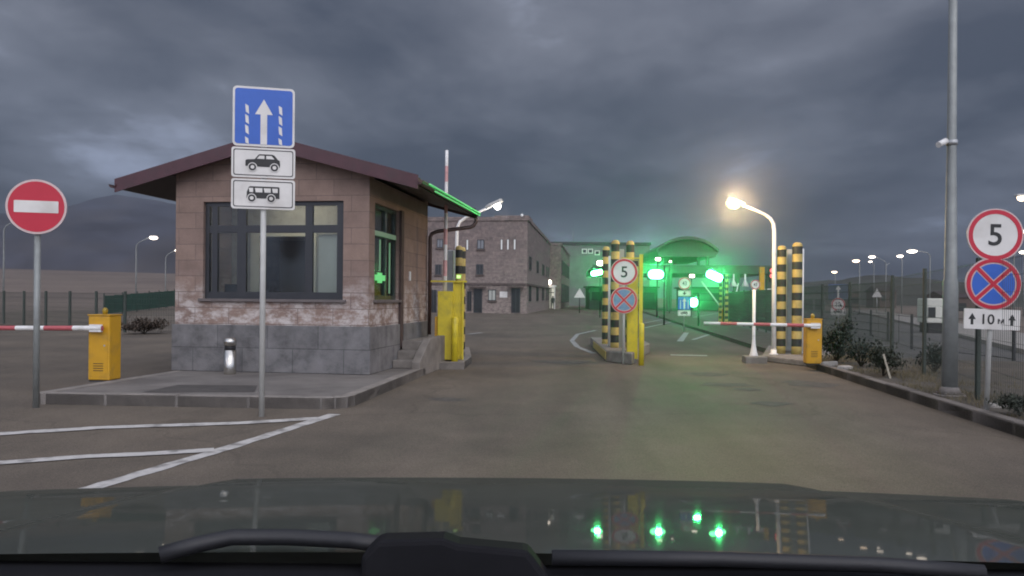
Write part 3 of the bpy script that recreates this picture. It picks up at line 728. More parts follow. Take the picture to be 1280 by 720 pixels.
# ================================================================== STRIPED POSTS
def striped(name_label, px, py_base, ztop_px, dia_px, Y=None, zb=.145, pitch=.183, first=0):
    if Y is None: x, Y = G(px, py_base, zb)
    else: x = P(px, 400, Y)[0]
    zt_ = P(px, ztop_px, Y)[1]; r = dia_px*Y/2000; h = zt_-zb; n = max(2, round((h-.1)/pitch)); s = (h-.1)/n
    prof = []; cols = []
    for i in range(n): prof += [(r, i*s),(r,(i+1)*s-.0005)]; cols += [(n-i)%2, (n-i)%2]
    prof += [(r, h-.10),(r*.93,h-.05),(r*.7,h-.015),(r*.3,h)]; cols += [1,1,1]
    prof[0] = (r,0)
    b = MB(); b.lathe(prof, 24, cols=[0 if c else 1 for c in cols][:len(prof)-1]);
    o = b.build('striped_post', [SBLK, SYEL])
    for f in o.data.polygons:
        z = f.center.z
        if z > h-.1: f.material_index = 1
        else: f.material_index = 0 if (n-1-int(z/s)) % 2 == 0 else 1
    o.location = (x, Y, zb)
    return tag(o, name_label, 'bollard', 'black and yellow striped posts')
striped('black and yellow post standing left behind the middle sign, shorter looking', 757, 0, 308, 9, Y=21.0, zb=.2)
striped('black and yellow post just left of the middle 5 sign', 768.5, 0, 300, 10.5, Y=19.4, zb=.2)
striped('black and yellow post rising behind the middle 5 sign', 787, 0, 301, 10, Y=19.5, zb=.2)
striped('black and yellow post nearest the white curved lamp', 976.5, 0, 307, 11, Y=19.5)
striped('tallest black and yellow post, right of the lamp and its neighbour', 996, 0, 303, 12.5, Y=19.3)
striped('black and yellow post behind the yellow cabinet beside the booth', 573, 0, 307, 9, Y=18.6)
striped('black and yellow post half hidden behind the one by the booth', 578, 0, 309, 7, Y=20.0)
striped('slim striped post in the green glow, left of its pair', 900.5, 0, 346, 3.6, Y=47.0, zb=0, pitch=.16)
striped('slim striped post in the green glow, right of its pair', 908, 0, 343, 4.2, Y=46.0, zb=0, pitch=.16)

# grey detector columns
def detector(label, px0, px1, ptop, Y, zb):
    x0 = P(px0,400,Y)[0]; x1 = P(px1,400,Y)[0]; zt_ = P(px0,ptop,Y)[1]-zb
    t = thing('detector_column', label, 'detector column', ((x0+x1)/2, Y, zb), -YAW, 'grey detector columns')
    w = (x1-x0)/2
    b = MB(); b.box(-w,w,-.12,.12,.05,zt_); c = b.build('cabinet', GREYP, t, bevel=.012)
    b = MB(); b.box(-w*.8,w*.8,-.127,-.1215,.2,zt_-.15); b.build('front_cover', GREYP, c, bevel=.002)
    b = MB(); b.box(-w-.03,w+.03,-.15,.15,0,.05); b.build('foot', CONC, t)
    return t
detector('narrow grey cabinet between the middle island posts', 771.5, 779, 312, 19.9, .2)
detector('narrow grey cabinet between the two right-hand striped posts', 982.5, 990, 312, 19.9, .145)
detector('narrow grey cabinet left of the striped post by the booth', 559, 567, 313, 18.8, .145)
def whitepost(label, px, ptop, Y, zb, r):
    x, zt_ = P(px, ptop, Y); b = MB(); b.lathe([(r,0),(r,zt_-zb)], 14); b.mi = 1; b.box(-r*2,r*2,-r*2,r*2,0,.015)
    o = b.build('white_post', [WHITE, STEEL]); o.location = (x,Y,zb); return tag(o, label, 'post', 'thin white posts')
whitepost('thin white tube between two striped posts of the middle island', 762, 320, 20.0, .2, .028)
whitepost('thin white post close against the tallest striped post', 1003, 311, 19.5, .145, .04)
# flared white post on its own block
Yw = 18.3; x = P(942,443,Yw)[0]
b = MB(); b.lathe([(.10,0),(.10,.02),(.075,.08),(.045,.28),(.036,.4),(.036,P(942,362,Yw)[1]-.16)], 18); o = b.build('flared_post', WHITE); o.location = (x,Yw,.16); tag(o, 'white post with flared foot on a concrete block, left of the lamp', 'post')
b = MB(); b.box(-.24,.24,-.2,.3,-.1,.16); o = b.build('concrete_block', CONC, bevel=.02); o.location = (x+.03,Yw,0); o.rotation_euler.z = -YAW; tag(o, 'low concrete block under the flared white post', 'block')
# concrete pad for the right group
b = MB(); b.prism([G(952,452),G(1012,459),G(1040,452),G(1040,440),G(960,438)], 0, .145); struct(b.build('post_pad', CONC, bevel=.03))

# ================================================================== STREET LAMPS
def near_lamp(label, base, zb, pts_px, Y, lens, r0, r1, watt, colr, prot=0, size=.12, off=(0,0)):
    x = base; t = thing('street_lamp', label, 'street lamp', (x, Y, zb), 0)
    pts = [(P(px,py,Y)[0]-x, dy, P(px,py,Y)[1]-zb) for px,py,dy in pts_px]
    pts[0] = (0,0,0)
    b = MB(); b.tube(pts, r0, 12, r1); b.build('pole', WHITE, t)
    b = MB(); b.lathe([(r0*1.9,0),(r0*1.9,.02),(r0*1.25,.04),(r0*1.2,.12)], 16); b.build('base_sleeve', WHITE, t)
    e = Vector(pts[-1]); d = (e-Vector(pts[-2])).normalized()
    hd = MB(); M = Matrix.Translation(e) @ d.to_track_quat('X','Z').to_matrix().to_4x4()
    for i in range(1): hd.prism([(-.06,-.05),(.10,-.085),(.36,-.085),(.42,-.04),(.42,.04),(.36,.085),(.10,.085),(-.06,.05)], -.02, .07)
    h = hd.build('lamp_head', POLEG, t, bevel=.02); h.matrix_local = M
    lb = MB(); lb.lathe([(.02,-.16),(size*.6,-.145),(size*.95,-.09),(size,-.022)], 16, c=(.24,0)); l = lb.build('lens', lens, h)
    if watt:
        li = bpy.data.lights.new('lamp_light','POINT'); li.energy = watt; li.color = colr; li.shadow_soft_size = .10
        lo = bpy.data.objects.new('lamp_light', li); COL.objects.link(lo); lo.parent = t
        lo.location = M @ Vector((.24,0,-.26))
        if watt > 100:
            lo.location = M @ Vector((.24,0,-.10)) + Vector((0,-.24,0))
            l2 = bpy.data.lights.new('added_halo_spot','SPOT'); l2.energy = 1700; l2.color = colr; l2.shadow_soft_size = .1; l2.spot_size = R(34); l2.spot_blend = 1  # extra spot aimed at the camera, added to make a halo in the haze
            lb2 = bpy.data.objects.new('added_halo_spot', l2); COL.objects.link(lb2); lb2.parent = t; lb2.location = M @ Vector((.24,0,-.08)) + Vector((0,-.26,0))
            g = Vector((x,Y,zb)) + lb2.location; lb2.rotation_euler = (-R(90)-R(3)+math.atan2(g.z-CAM_H, g.y)*2, 0, -math.atan2(g.x, g.y))
            lb2.rotation_euler = (g-Vector((0,0,CAM_H))).to_track_quat('Z','Y').to_euler()
    return t
Yl = 19.1
near_lamp('white street lamp with curved arm and bright warm light, right of the lane', P(967,443,Yl)[0], .145,
          [(967,443,0),(967.5,360,0),(968,290,0),(967,280,0),(963,273,0),(955,268,-.05),(940,262.5,-.15),(924,258,-.25)], Yl, L_WARM, .055, .03, 330, (1,.68,.34), size=.17)
Yl = 21.0
near_lamp('white street lamp with pale light leaning out behind the booth downpipe', P(570,440,Yl)[0], .145,
          [(570,440,0),(570.5,360,0),(571,300,0),(571.5,285,0),(575,277,0),(583,271.5,0),(598,266,-.1),(611,260.5,-.2)], Yl, glow('pale_lamp', (1,.93,.88), 5), .05, .03, 15, (1,.93,.85), size=.10)

def far_lamp(label, pxl, pyl, pxp, pyt, Y, lens, size=.2, head=True):
    zl = P(pxl,pyl,Y); x = P(pxp,400,Y)[0]; zb = 0.0; ztop = P(pxp,pyt,Y)[1]
    t = thing('street_lamp', label, 'street lamp', (x,Y,zb), 0, 'street lamps far beyond the checkpoint')
    b = MB(); ex = zl[0]-x
    b.tube([(0,0,0),(0,0,ztop*.6),(0,0,ztop-.3),(ex*.15,0,ztop),(ex*.9,0,max(ztop,zl[1])+.12)], .07, 8, .035); b.build('pole', POLED, t)
    if lens:
        size *= 1.35
        b = MB(); b.box(ex-.3,ex+.3,-.14,.14,zl[1]+.05,zl[1]+.17); h = b.build('lamp_head', POLEG, t, bevel=.03)
        b = MB(); b.lathe([(size*.35,zl[1]-.17),(size*.85,zl[1]-.10),(size,zl[1]),(size*.9,zl[1]+.048)], 12, c=(ex,0)); b.build('lens', lens, h)
    return t
F = far_lamp
F('lamp with white light on a tall pole left of the booth', 192, 297, 169.5, 303, 70, L_WHITE, .26)
F('lamp whose white light shows close beside the booth edge', 223, 313, 206.5, 318, 88, L_WHITE, .28)
F('thin lamp pole beside the booth wall, its light out of view', 236, 322, 220, 322, 96, None)
F('thin grey lamp pole at the left border of the view', 24, 276, 4, 282, 58, None)
F('pinkish lamp furthest left of the lamps on the right', 1043, 340, 1043.5, 343, 125, L_AMBER, .32)
F('pinkish lamp on a tall pale pole beside the far triangle sign', 1070, 326, 1074, 330, 92, L_AMBER, .30)
F('oval white lamp just right of the tall pale pole', 1090, 321, 1107, 326, 100, L_WHITE, .30)
F('faint small lamp just below the oval white one', 1088, 327, 1092, 329, 150, L_WHITE, .24)
F('small white lamp left of the brightest far lamp', 1125, 320, 1127, 322, 95, L_WHITE, .26)
F('brightest far lamp, above the white cabin', 1140, 314, 1162, 316, 76, L_WHITE, .34)
F('tiny lamp high beside the tall grey mast', 1184, 314, 1190, 315, 130, L_WHITE, .22)
F('small lamp low beside the tall grey mast', 1184, 342, 1186, 343, 140, L_AMBER, .30)
F('upper lamp at the right border of the view', 1277, 247, 1296, 250, 40, L_AMBER, .15)
F('lamp showing beside the rim of the large 5 sign', 1275, 289.5, 1267, 293, 54, L_AMBER, .22)
F('lower lamp at the right border behind the sign', 1278, 315, 1279, 317, 80, L_WHITE, .22)
F('unlit lamp pole between the far lamps on the right', 1112, 330, 1107, 332, 90, None)

# tall grey mast with a camera
x, y = G(1187,495,.13)
t = thing('camera_mast', 'tall grey steel mast with a small white camera, on the right verge', 'mast', (x,y,.13), 0)
b = MB(); b.lathe([(.105,.03),(.098,1.6),(.085,1.63),(.062,3.4),(.048,7.5)], 20); b.build('pole', POLED, t)
b = MB(); b.lathe([(.2,0),(.2,.025)], 20); b.lathe([(.155,.026),(.108,.13)], 20)
for k in range(4):
    a = R(45+90*k); b.lathe([(.018,.026),(.018,.05)], 6, c=(.165*math.cos(a),.165*math.sin(a)))
b.build('base_flange', CONC, t)
zc_ = P(1180,178,y)[1]-.13
b = MB(); b.tube([(-.05,0,zc_),(-.12,-.02,zc_+.01)], .018, 8); b.tube([(-.10,-.03,zc_+.015),(-.24,-.1,zc_-.055)], .042, 12); b.build('camera', WHITE, t)
b = MB(); b.lathe([(.075,zc_-.04),(.075,zc_+.03)], 16); b.build('clamp', STEEL, t)

# bin
x, y = G(289,467,.15)
t = thing('litter_bin', 'slim brushed steel litter bin with black band by the booth wall', 'litter bin', (x,y-.06,.145))
b = MB(); b.lathe([(.095,0),(.1,.01),(.1,.40)], 24); b.build('body', CHROME, t)
b = MB(); b.lathe([(.088,.401),(.088,.47)], 24); b.build('opening', BLACK, t)
b = MB(); b.lathe([(.1,.471),(.1,.55),(.085,.59),(.04,.605)], 24); b.build('lid', CHROME, t)

# ================================================================== SIGNAL LIGHTS
def signal(label, px, py, Y, w, h, post_px=None, tiltx=0, watt=60, zpost=True):
    w *= 1.3; h *= 1.3
    x, z = P(px, py, Y); t = thing('signal_light', label, 'signal light', (x,Y,0), 0, 'green signal lights over the lanes')
    pz = 0
    b = MB(); b.lathe([(.05,0),(.05,z+h)], 12, c=(w*.5+.10,.2)); b.box(w*.2,w*.5+.12,.12,.25,z-.03,z+.03); b.build('pole', BLACK, t)
    b = MB(); b.box(-w/2-.06,w/2+.06,0,.14,z-h/2-.06,z+h/2+.06); hs = b.build('housing', BLACK, t, bevel=.02)
    b = MB(); b.box(-w/2-.06,w/2+.06,-.2,-.002,z+h/2+.03,z+h/2+.05); b.build('visor', BLACK, hs)
    b = MB(); b.prism(rrect(w,h,min(w,h)*.45,6,0,z), -.03, -.002, 'y'); b.build('lens', L_GREEN, hs)
    li = bpy.data.lights.new('signal_beam','SPOT'); li.energy = watt; li.color = (.05,1,.22); li.shadow_soft_size = .15; li.spot_size = R(16); li.spot_blend = 1.0
    lo = bpy.data.objects.new('signal_beam', li); COL.objects.link(lo); lo.parent = t; lo.location = (0,-.3,z); lo.rotation_euler = (-R(90)+math.atan2(z-CAM_H, Y)-R(2.5), 0, -math.atan2(x, Y))
    if tiltx: hs.matrix_local = Matrix.Translation((0,0,z)) @ Matrix.Rotation(tiltx,4,'Y') @ Matrix.Translation((0,0,-z))
    return t
SW = 4300
signal('green signal half hidden behind the striped posts of the middle island', 746, 341, 44, .5, .22, tiltx=-R(12), watt=SW*.5)
signal('bright green signal to the right of the middle yellow cabinet', 820, 343, 44, .62, .38, watt=SW*1.2)
signal('bright slanting green signal above the slim striped posts', 893, 345, 46, .75, .36, tiltx=R(24), watt=SW*1.2)
signal('round green signal on a low black pole beside the stacked signs', 867, 378, 39.5, .3, .34, watt=SW*.35)
# red one half hidden behind the white lamp
x, z = P(965, 343, 52); t = thing('signal_light', 'small red signal just left of the white lamp pole, half hidden', 'signal light', (x,52,0))
b = MB(); b.lathe([(.05,0),(.05,z)], 10, c=(.1,.2)); b.build('pole', BLACK, t)
b = MB(); b.box(-.2,.2,0,.16,z-.5,z+.45); hs = b.build('housing', BLACK, t, bevel=.02)
for dz in (.25,-.1):
    b = MB(); b.disc(0,z+dz,.13,-.02,-.002,20); b.build('lens', L_RED, hs)
# white floodlights near the signals
def flood(label, px, py, Y, s=.22):
    x, z = P(px,py,Y); t = thing('floodlight', label, 'floodlight', (x,Y,0), 0, 'small white floodlights by the canopy')
    b = MB(); b.lathe([(.05,0),(.05,z+.25)], 10, c=(0,.25)); b.box(-.03,.03,.02,.25,z+.12,z+.2); b.build('pole', BLACK, t)
    b = MB(); b.box(-s-.05,s+.05,0,.12,z-s*.7,z+s*.7); h = b.build('lamp_head', BLACK, t, bevel=.02)
    b = MB(); b.prism(rrect(2*s,s*1.2,s*.4,4,0,z), -.02, -.002, 'y'); b.build('lens', L_WHITE, h)
flood('white floodlight above the green signal behind the middle posts', 751, 329, 60, .30)
flood('white floodlight hanging between canopy and green signal', 822.5, 324, 62, .2)
flood('tiny white light right of the canopy floodlight', 838, 327, 75, .12)
flood('small white light above the stacked lane signs', 865, 345, 62, .2)

# yellow panelled post and arms in the second row
Y2 = 48; x0 = P(952,375,Y2)[0]
t = thing('yellow_post', 'yellow square post with a short white arm, far behind the flared post', 'post', (x0,Y2,0))
b = MB(); b.box(-.14,.14,-.1,.1,.9,P(952,334,Y2)[1]); b.build('upper_panel', YEL, t, bevel=.01)
b = MB(); b.box(-.08,.08,-.08,.08,0,.898); b.build('leg', SBLK, t)
b = MB(); zz = P(958,362,Y2)[1]; b.tube([(.14,0,zz),(.75,0,zz)], .05, 8); b.build('arm', WHITE, t)
# raised booms in the second row
for (a, c, lab) in (((902,372),(876,352),'pale raised boom left in the green glow'), ((915,372),(922,354),'short pale raised boom right in the green glow')):
    Y2 = 50; p = P(*a,Y2); q_ = P(*c,Y2)
    t = thing('raised_barrier', lab, 'barrier', (p[0],Y2,0))
    b = MB(); b.box(-.15,.15,-.15,.15,0,1.0); b.build('cabinet', YEL, t, bevel=.02)
    b = MB(); b.tube([(0,-.18,.85),(q_[0]-p[0],-.18,q_[1])], .05, 8, .035); b.build('boom', WHITE, t)

# ================================================================== STONE BUILDING
YB = 72.0; KX = P(659,330,YB)[0]; BYAW = YAW
bd = thing('stone_building', 'two storey brownish stone building with dark doors and narrow slit windows', 'building', (KX,YB,0), -BYAW)
HB = P(659,271,YB)[1]
b = MB(); b.box(-17,0,0,33,0,HB-.35); b.build('wall', TUFF2, bd)
b = MB(); b.box(-17.1,.1,-.1,33.1,HB-.348,HB); b.box(-3.0,.12,-.12,4,HB-.3,HB+.12); b.build('parapet', TUFF2, bd)
b = MB(); zs_ = P(620,355,YB)[1]; b.box(-17,.06,-.12,-.003,zs_-.08,zs_+.1); b.box(.003,.12,-.12,33,zs_-.08,zs_+.1); b.build('string_course', mat('dark_band_stone', (.11,.085,.078), .85), bd)
sx = lambda px: (P(px,340,YB)[0]-KX)
def win(px, py0, py1, wpx, pane=None, name='window', frame=DFRAME, bars=True, sill=True):
    x = sx(px); z1 = P(px,py0,YB)[1]; z0 = max(.05, P(px,py1,YB)[1]); w = wpx*YB/2000
    f = MB(); k = min(.07, w*.25)
    f.box(x-w,x-w+k,-.06,-.003,z0,z1); f.box(x+w-k,x+w,-.06,-.003,z0,z1); f.box(x-w+k,x+w-k,-.06,-.003,z1-k,z1); f.box(x-w+k,x+w-k,-.06,-.003,z0,z0+k)
    if bars: f.box(x-.03,x+.03,-.05,-.003,z0+k,z1-k)
    fr = f.build(name, frame, bd)
    p = MB(); p.box(x-w+k*.5,x+w-k*.5,-.03,-.004,z0+k*.5,z1-k*.5); p.build('pane' if name == 'window' else 'leaf', pane or DPANE, fr)
    if sill and name == 'window':
        s_ = MB(); s_.box(x-w-.08,x+w+.08,-.14,-.003,z0-.12,z0-.002); s_.build('sill', MATS['dark_band_stone'], fr)
DPANE = mat('dark_glass', (.03,.033,.035), .12, var=.1)
GPANE = mat('grey_glass', (.22,.23,.25), .2, var=.1)
for px in (583,626.5,634.5,643): win(px, 299, 312, 2.6, L_SLIT, bars=False, sill=False)
win(600, 299, 311, 9, GPANE); win(548, 298, 309, 8, GPANE)
win(599, 330, 343, 9); win(546, 330, 343, 8); win(560, 330, 343, 5)
win(615, 362, 376, 10, L_ROOM2); win(597, 361, 391, 11, name='door', bars=False); win(645, 360, 391, 11, name='door'); win(540, 362, 391, 9, name='door'); win(586, 364, 389, 6, name='door')
b = MB(); x = sx(629.5); b.box(x-.35,x+.35,-.05,-.003,P(629,372,YB)[1],P(629,364.5,YB)[1]); b.build('notice_board', SIGNW, bd)
for px in (597, 645):
    x = sx(px); zz = P(px,358.5,YB)[1]; b = MB(); b.box(x-.75,x+.75,-.9,-.13,zz-.05,zz+.02); b.build('door_canopy', MATS['dark_band_stone'], bd)
for yy in (2.2, 3.6, 11, 12.6, 19, 21, 26, 29):  # windows of the long side
    for z0, z1 in ((1.1,2.6),(4.0,5.3)):
        f = MB(); f.box(.003,.06,yy-.42,yy+.42,z0,z0+.07); f.box(.003,.06,yy-.42,yy+.42,z1-.07,z1); f.box(.003,.06,yy-.42,yy-.35,z0+.07,z1-.07); f.box(.003,.06,yy+.35,yy+.42,z0+.07,z1-.07); fr = f.build('window', DFRAME, bd)
        p = MB(); p.box(.004,.03,yy-.38,yy+.38,z0+.03,z1-.03); p.build('pane', DPANE, fr)
b = MB(); x = sx(652); b.lathe([(.09,HB+.02),(.14,HB+.12),(.09,HB+.25)], 10, c=(x,-.1)); b.build('roof_lamp', L_SLIT, bd)
# wing with the lit entrance
Y3 = 106.0; X3 = P(689,340,Y3)[0]
wg = thing('building_wing', 'lower stone wing beyond the main building with a lit glass entrance', 'building', (X3,Y3,0), -BYAW)
H3 = P(700,304,Y3)[1]
b = MB(); w3 = P(701,340,Y3)[0]-X3; b.box(-2,w3,0,30,0,H3-.3); b.build('wall', TUFF2, wg)
b = MB(); b.box(-2.1,w3+.1,-.1,30.1,H3-.298,H3); b.build('parapet', TUFF2, wg)
for yy in range(3, 29, 3):
    f = MB(); f.box(.003+w3,w3+.08,yy-.5,yy+.5,.8,3.4); fr = f.build('window', DPANE, wg)
    f = MB(); f.box(.003+w3,w3+.08,yy-.45,yy+.45,4.6,6.6); fr = f.build('window', DPANE, wg)
b = MB(); e0, e1 = P(684.5,340,Y3-3)[0]-X3, P(697.5,340,Y3-3)[0]-X3
b.box(e0,e1,-3,-2.85,2.75,3.1); b.box(e0,e0+.15,-3,-2.85,0,2.75); b.box(e1-.15,e1,-3,-2.85,0,2.75); b.box(e0,e1,-2.85,-.1,2.9,3.1)
po = b.build('entrance_porch', WHITE, wg)
b = MB(); b.box(e0+.16,e1-.16,-2.5,-2.4,.1,2.7); b.build('lit_glass_door', L_ROOM, po)
b = MB(); xm = (e0+e1)/2; b.box(xm-.04,xm+.04,-2.6,-2.51,.1,2.7); b.box(e0+.5,e0+.58,-2.6,-2.51,.1,2.7); b.box(e1-.58,e1-.5,-2.6,-2.51,.1,2.7); b.box(e0+.16,e1-.16,-2.6,-2.51,2.1,2.2); b.build('door_bars', DFRAME, po)
b = MB(); b.lathe([(.1,3.15),(.26,3.3),(.3,3.5),(.2,3.7),(.05,3.8)], 14, c=(xm-.1,-3.1)); b.build('porch_lamp', L_WHITE, po)
# person in the entrance
def person(x, y, z, label):
    me = bpy.data.meshes.new('person'); 
    V = [(0,0,.95),(0,0,1.15),(0,0,1.38),(0,0,1.48),(0,-.01,1.60),(0,0,1.72),(.17,0,1.40),(.23,.0,1.12),(.22,-.06,.86),(-.17,0,1.40),(-.23,.0,1.12),(-.22,-.06,.86),(.09,0,.90),(.10,-.02,.5),(.10,0,.09),(.11,-.12,.03),(-.09,0,.90),(-.10,.03,.5),(-.11,.03,.09),(-.12,-.09,.03)]
    E = [(0,1),(1,2),(2,3),(3,4),(4,5),(2,6),(6,7),(7,8),(2,9),(9,10),(10,11),(0,12),(12,13),(13,14),(14,15),(0,16),(16,17),(17,18),(18,19)]
    rad = [.15,.15,.15,.06,.10,.07,.07,.055,.045,.07,.055,.045,.10,.075,.05,.04,.10,.075,.05,.04]
    me.from_pydata(V, E, []); o = bpy.data.objects.new('person', me); COL.objects.link(o); o.location = (x,y,z)
    sk = o.modifiers.new('skin','SKIN')
    for i, r in enumerate(rad): me.skin_vertices[0].data[i].radius = (r, r*.85)
    me.skin_vertices[0].data[0].use_root = True
    o.modifiers.new('sub','SUBSURF').levels = 1
    me.materials.append(mat('dark_clothing', (.03,.03,.035), .8)); tag(o, label, 'person')
xp, _ = P(691,380,Y3-5); person(xp, Y3-5, .004, 'person in dark clothes standing in front of the lit entrance')
# grey block behind with three lit openings
Y4 = 150; t = thing('rear_building', 'long plain grey building rising behind the canopy with small lit windows', 'building', (P(727,340,Y4)[0],Y4,0), 0)
xl, xr = P(680,340,Y4)[0]-t.location.x, P(812,340,Y4)[0]-t.location.x
H4 = P(720,302.5,Y4)[1]; b = MB(); b.box(xl,xr,0,12,0,H4-.5); b.build('wall', CONCB, t)
b = MB(); b.box(xl-.2,xr+.2,-.2,12.2,H4-.498,H4); b.build('parapet', CANOPY, t)
for px, py in ((730.5,314),(738,314),(746.5,316)):
    x, z = P(px,py,Y4); x -= t.location.x; b = MB(); b.box(x-.48,x+.48,-.1,-.003,z-.45,z+.45); fr = b.build('window', SIGNW, t)
    b = MB(); b.box(x-.3,x+.3,-.13,-.102,z-.27,z+.27); b.build('pane', DPANE, fr)
b = MB(); b.lathe([(.06,H4),(.02,H4+2.2)], 6, c=(P(717,300,Y4)[0]-t.location.x,1)); b.build('antenna', STEEL, t)
# big customs canopy
Y5 = 96; cx5 = P(860,330,Y5)[0]
cn = thing('canopy', 'wide dark checkpoint canopy with an arched centre roof on columns', 'canopy', (cx5,Y5,0), -YAW*.5)
L = P(742,335,Y5)[0]-cx5; Rr = P(972,335,Y5)[0]-cx5; zb5, zt5 = P(860,341,Y5)[1], P(860,333,Y5)[1]
b = MB(); b.box(L,Rr,0,22,zb5,zt5); b.build('roof', CANOPY, cn)
b = MB(); b.box(L-.1,Rr+.1,-.12,-.003,zb5-.1,zt5+.15); b.build('fascia', CANOPY, cn)
r0 = (P(897,312,Y5)[0]-P(821,312,Y5)[0])/2; zd, zdt = P(858,312,Y5)[1], P(858,296,Y5)[1]; rise = zdt-zd; Rad = (r0*r0+rise*rise)/(2*rise)
A = math.asin(r0/Rad); arc = [(Rad*math.sin(-A+2*A*i/18), zdt-Rad+Rad*math.cos(-A+2*A*i/18)) for i in range(19)]
mx_ = P(858,312,Y5)[0]-cx5
b = MB(); b.prism([(mx_+a*1.0,c) for a,c in arc]+[(mx_+a*1.0,c-.35) for a,c in reversed(arc)], -1, 20, 'y')
b.prism([(mx_-r0,zd-.3),(mx_+r0,zd-.3),(mx_+r0*.9,zd-.9),(mx_-r0*.9,zd-.9)], -.9, 20, 'y'); ar = b.build('arched_roof', mat('arched_roof_metal', (.06,.075,.065), .5), cn)
b = MB()
for i in range(1,18):
    a, c = arc[i]; b.bar((mx_+a,-.8,zd-.35),(mx_+a,-.8,c-.3),.06)
b.build('truss_bars', CANOPY, ar)
b = MB(); b.prism([(mx_+a*.97,c-.36) for a,c in arc]+[(mx_+r0*.97,zd-.32),(mx_-r0*.97,zd-.32)], 0, .2, 'y'); b.build('end_infill', MATS['arched_roof_metal'], ar)
b = MB()
for fx in (-.75,-.45,.45,.75): b.box(mx_+r0*fx-.15,mx_+r0*fx+.15,1,1.3,zt5,zd-.85)
b.build('arch_support', CANOPY, cn)
for px in (775,838,922,962):
    x = P(px,340,Y5)[0]-cx5; b = MB(); b.box(x-.32,x+.32,.6,1.2,0,zb5-.004); b.build('column', CANOPY, cn)
for px in (915,929):
    x = P(px,340,Y5)[0]-cx5; b = MB(); b.lathe([(.5,zb5-1.6),(.1,zb5-.9),(.1,zb5-.12)], 10, c=(x,-.6)); b.build('hanging_lamp', WHITE, cn)
# booth row under the canopy, low and dark
for i,(px,w,lab) in enumerate(((760,5,'dark inspection booth under the left of the canopy'),(800,4.5,'dark inspection booth beneath the arched roof'),(880,5,'dark inspection booth between the lane signals and far column'))):
    x = P(px,380,108)[0]; t = thing('inspection_booth', lab, 'booth', (x,108,0), 0, 'inspection booths under the canopy')
    b = MB(); b.box(-w/2,w/2,0,6,0,2.9); b.build('wall', CONCB, t); b = MB(); b.box(-w/2-.3,w/2+.3,-.5,6.3,2.902,3.1); b.build('roof', CANOPY, t)
    b = MB(); b.box(-w/2+.3,w/2-.3,-.05,-.003,1.2,2.3); fr = b.build('window', DPANE, t)
    if i == 1:
        b = MB(); b.box(-.8,.3,-.08,-.052,1.35,2.1); b.build('pane', L_ROOM2, fr)

# low houses and the white cabin on the right
def house(label, px0, px1, pt, Y, m, roof, ridge=.8, d=8):
    x0, x1 = P(px0,370,Y)[0], P(px1,370,Y)[0]; zt_ = P(px0,pt,Y)[1]; t = thing('house', label, 'house', ((x0+x1)/2,Y,0), -R(6), 'low houses beyond the right-hand road')
    w = (x1-x0)/2
    b = MB(); b.box(-w,w,0,d,0,zt_); b.build('wall', m, t)
    b = MB(); b.prism([(-.3,zt_+.01),(d+.3,zt_+.01),(d/2,zt_+ridge)], -w-.3, w+.3, 'x'); b.build('roof', roof, t)
    for k in (-.5,.5):
        b = MB(); b.box(w*k-.5,w*k+.5,-.06,-.003,zt_-2.0,zt_-.8); b.build('window', DPANE, t)
HW = mat('house_wall_brown', (.12,.085,.075), .9, var=.2); HR = mat('house_roof_dark', (.05,.035,.035), .7)
house('dark roofed hut behind the right-hand striped posts', 1004, 1031, 366, 95, CONCB, CANOPY, .9)
house('brown house left of the tall pale lamp pole', 1060, 1073, 366, 150, HW, HR)
house('brown house right of the far triangle sign', 1100, 1120, 364, 160, HW, HR, 1.2)
house('long low house behind the white cabin', 1185, 1262, 372, 120, HW, HR, 1.0)
Yv = 36; x0, x1 = P(1160,390,Yv)[0], P(1186,390,Yv)[0]
t = thing('white_cabin', 'white boxy cabin with one dark window beside the far road', 'cabin', ((x0+x1)/2,Yv,0), -R(12))
w = (x1-x0)/2; zt_ = P(1172,373,Yv)[1]; zb = P(1172,404,Yv)[1]
b = MB(); b.box(-w,w,0,1.6,max(zb,.25),zt_); b.build('body', mat('off_white_panels', (.66,.66,.58), .6, var=.06), t, bevel=.05)
b = MB(); b.box(-w+.04,-w+.34,-.03,-.003,zt_-.85,zt_-.4); b.build('window', DPANE, t)
b = MB(); b.box(-w+.1,w-.1,.1,1.5,.0,max(zb,.25)-.003); b.build('base', BLACK, t)

# ================================================================== FENCES
def mesh_fence(label, pts, h, zb, m=DGREEN, step=2.5, gap=.06, hgap=.25, posts=.035, wire=.004, ptop=.0, outward=None, group=None):
    o0 = Vector(pts[0]); t = thing('mesh_fence', label, 'fence', (o0.x,o0.y,zb), 0, group)
    b = MB(); pb = []
    for a, c in zip(pts, pts[1:]):
        a, c = Vector(a)-o0, Vector(c)-o0; d = c-a; L = d.length; d /= L; n = max(1, round(L/step))
        for i in range(n+1): pb.append(a+d*L*i/n)
        k = int(L/gap)
        for i in range(k):
            p = a+d*(i+.5)*L/k; b.box(p.x-wire/2,p.x+wire/2,p.y-wire/2,p.y+wire/2,.05,h)
        for j in range(int(h/hgap)+1):
            z = .06+j*(h-.08)/int(h/hgap); b.bar((a.x,a.y,z),(c.x,c.y,z),wire*1.3)
    b.build('wire_mesh', m, t)
    seen = []
    for p in pb:
        if any((p-s_).length < .05 for s_ in seen): continue
        seen.append(p)
        q = MB(); q.box(p.x-posts,p.x+posts,p.y-posts,p.y+posts,-.1,h+.06+ptop); q.build('post', m, t)
    return t
FA, FB = Vector(G(1222,500,.13)), Vector(G(1155,468,.13))
fd = (FB-FA)/(FB-FA).length
mesh_fence('dark green wire mesh fence along the right kerb', [tuple(FA-fd*7.8),tuple(FA),tuple(FB),(8.75,18.4)], 1.85, .13, step=3.9, gap=.08, hgap=.2, wire=.003, posts=.026)
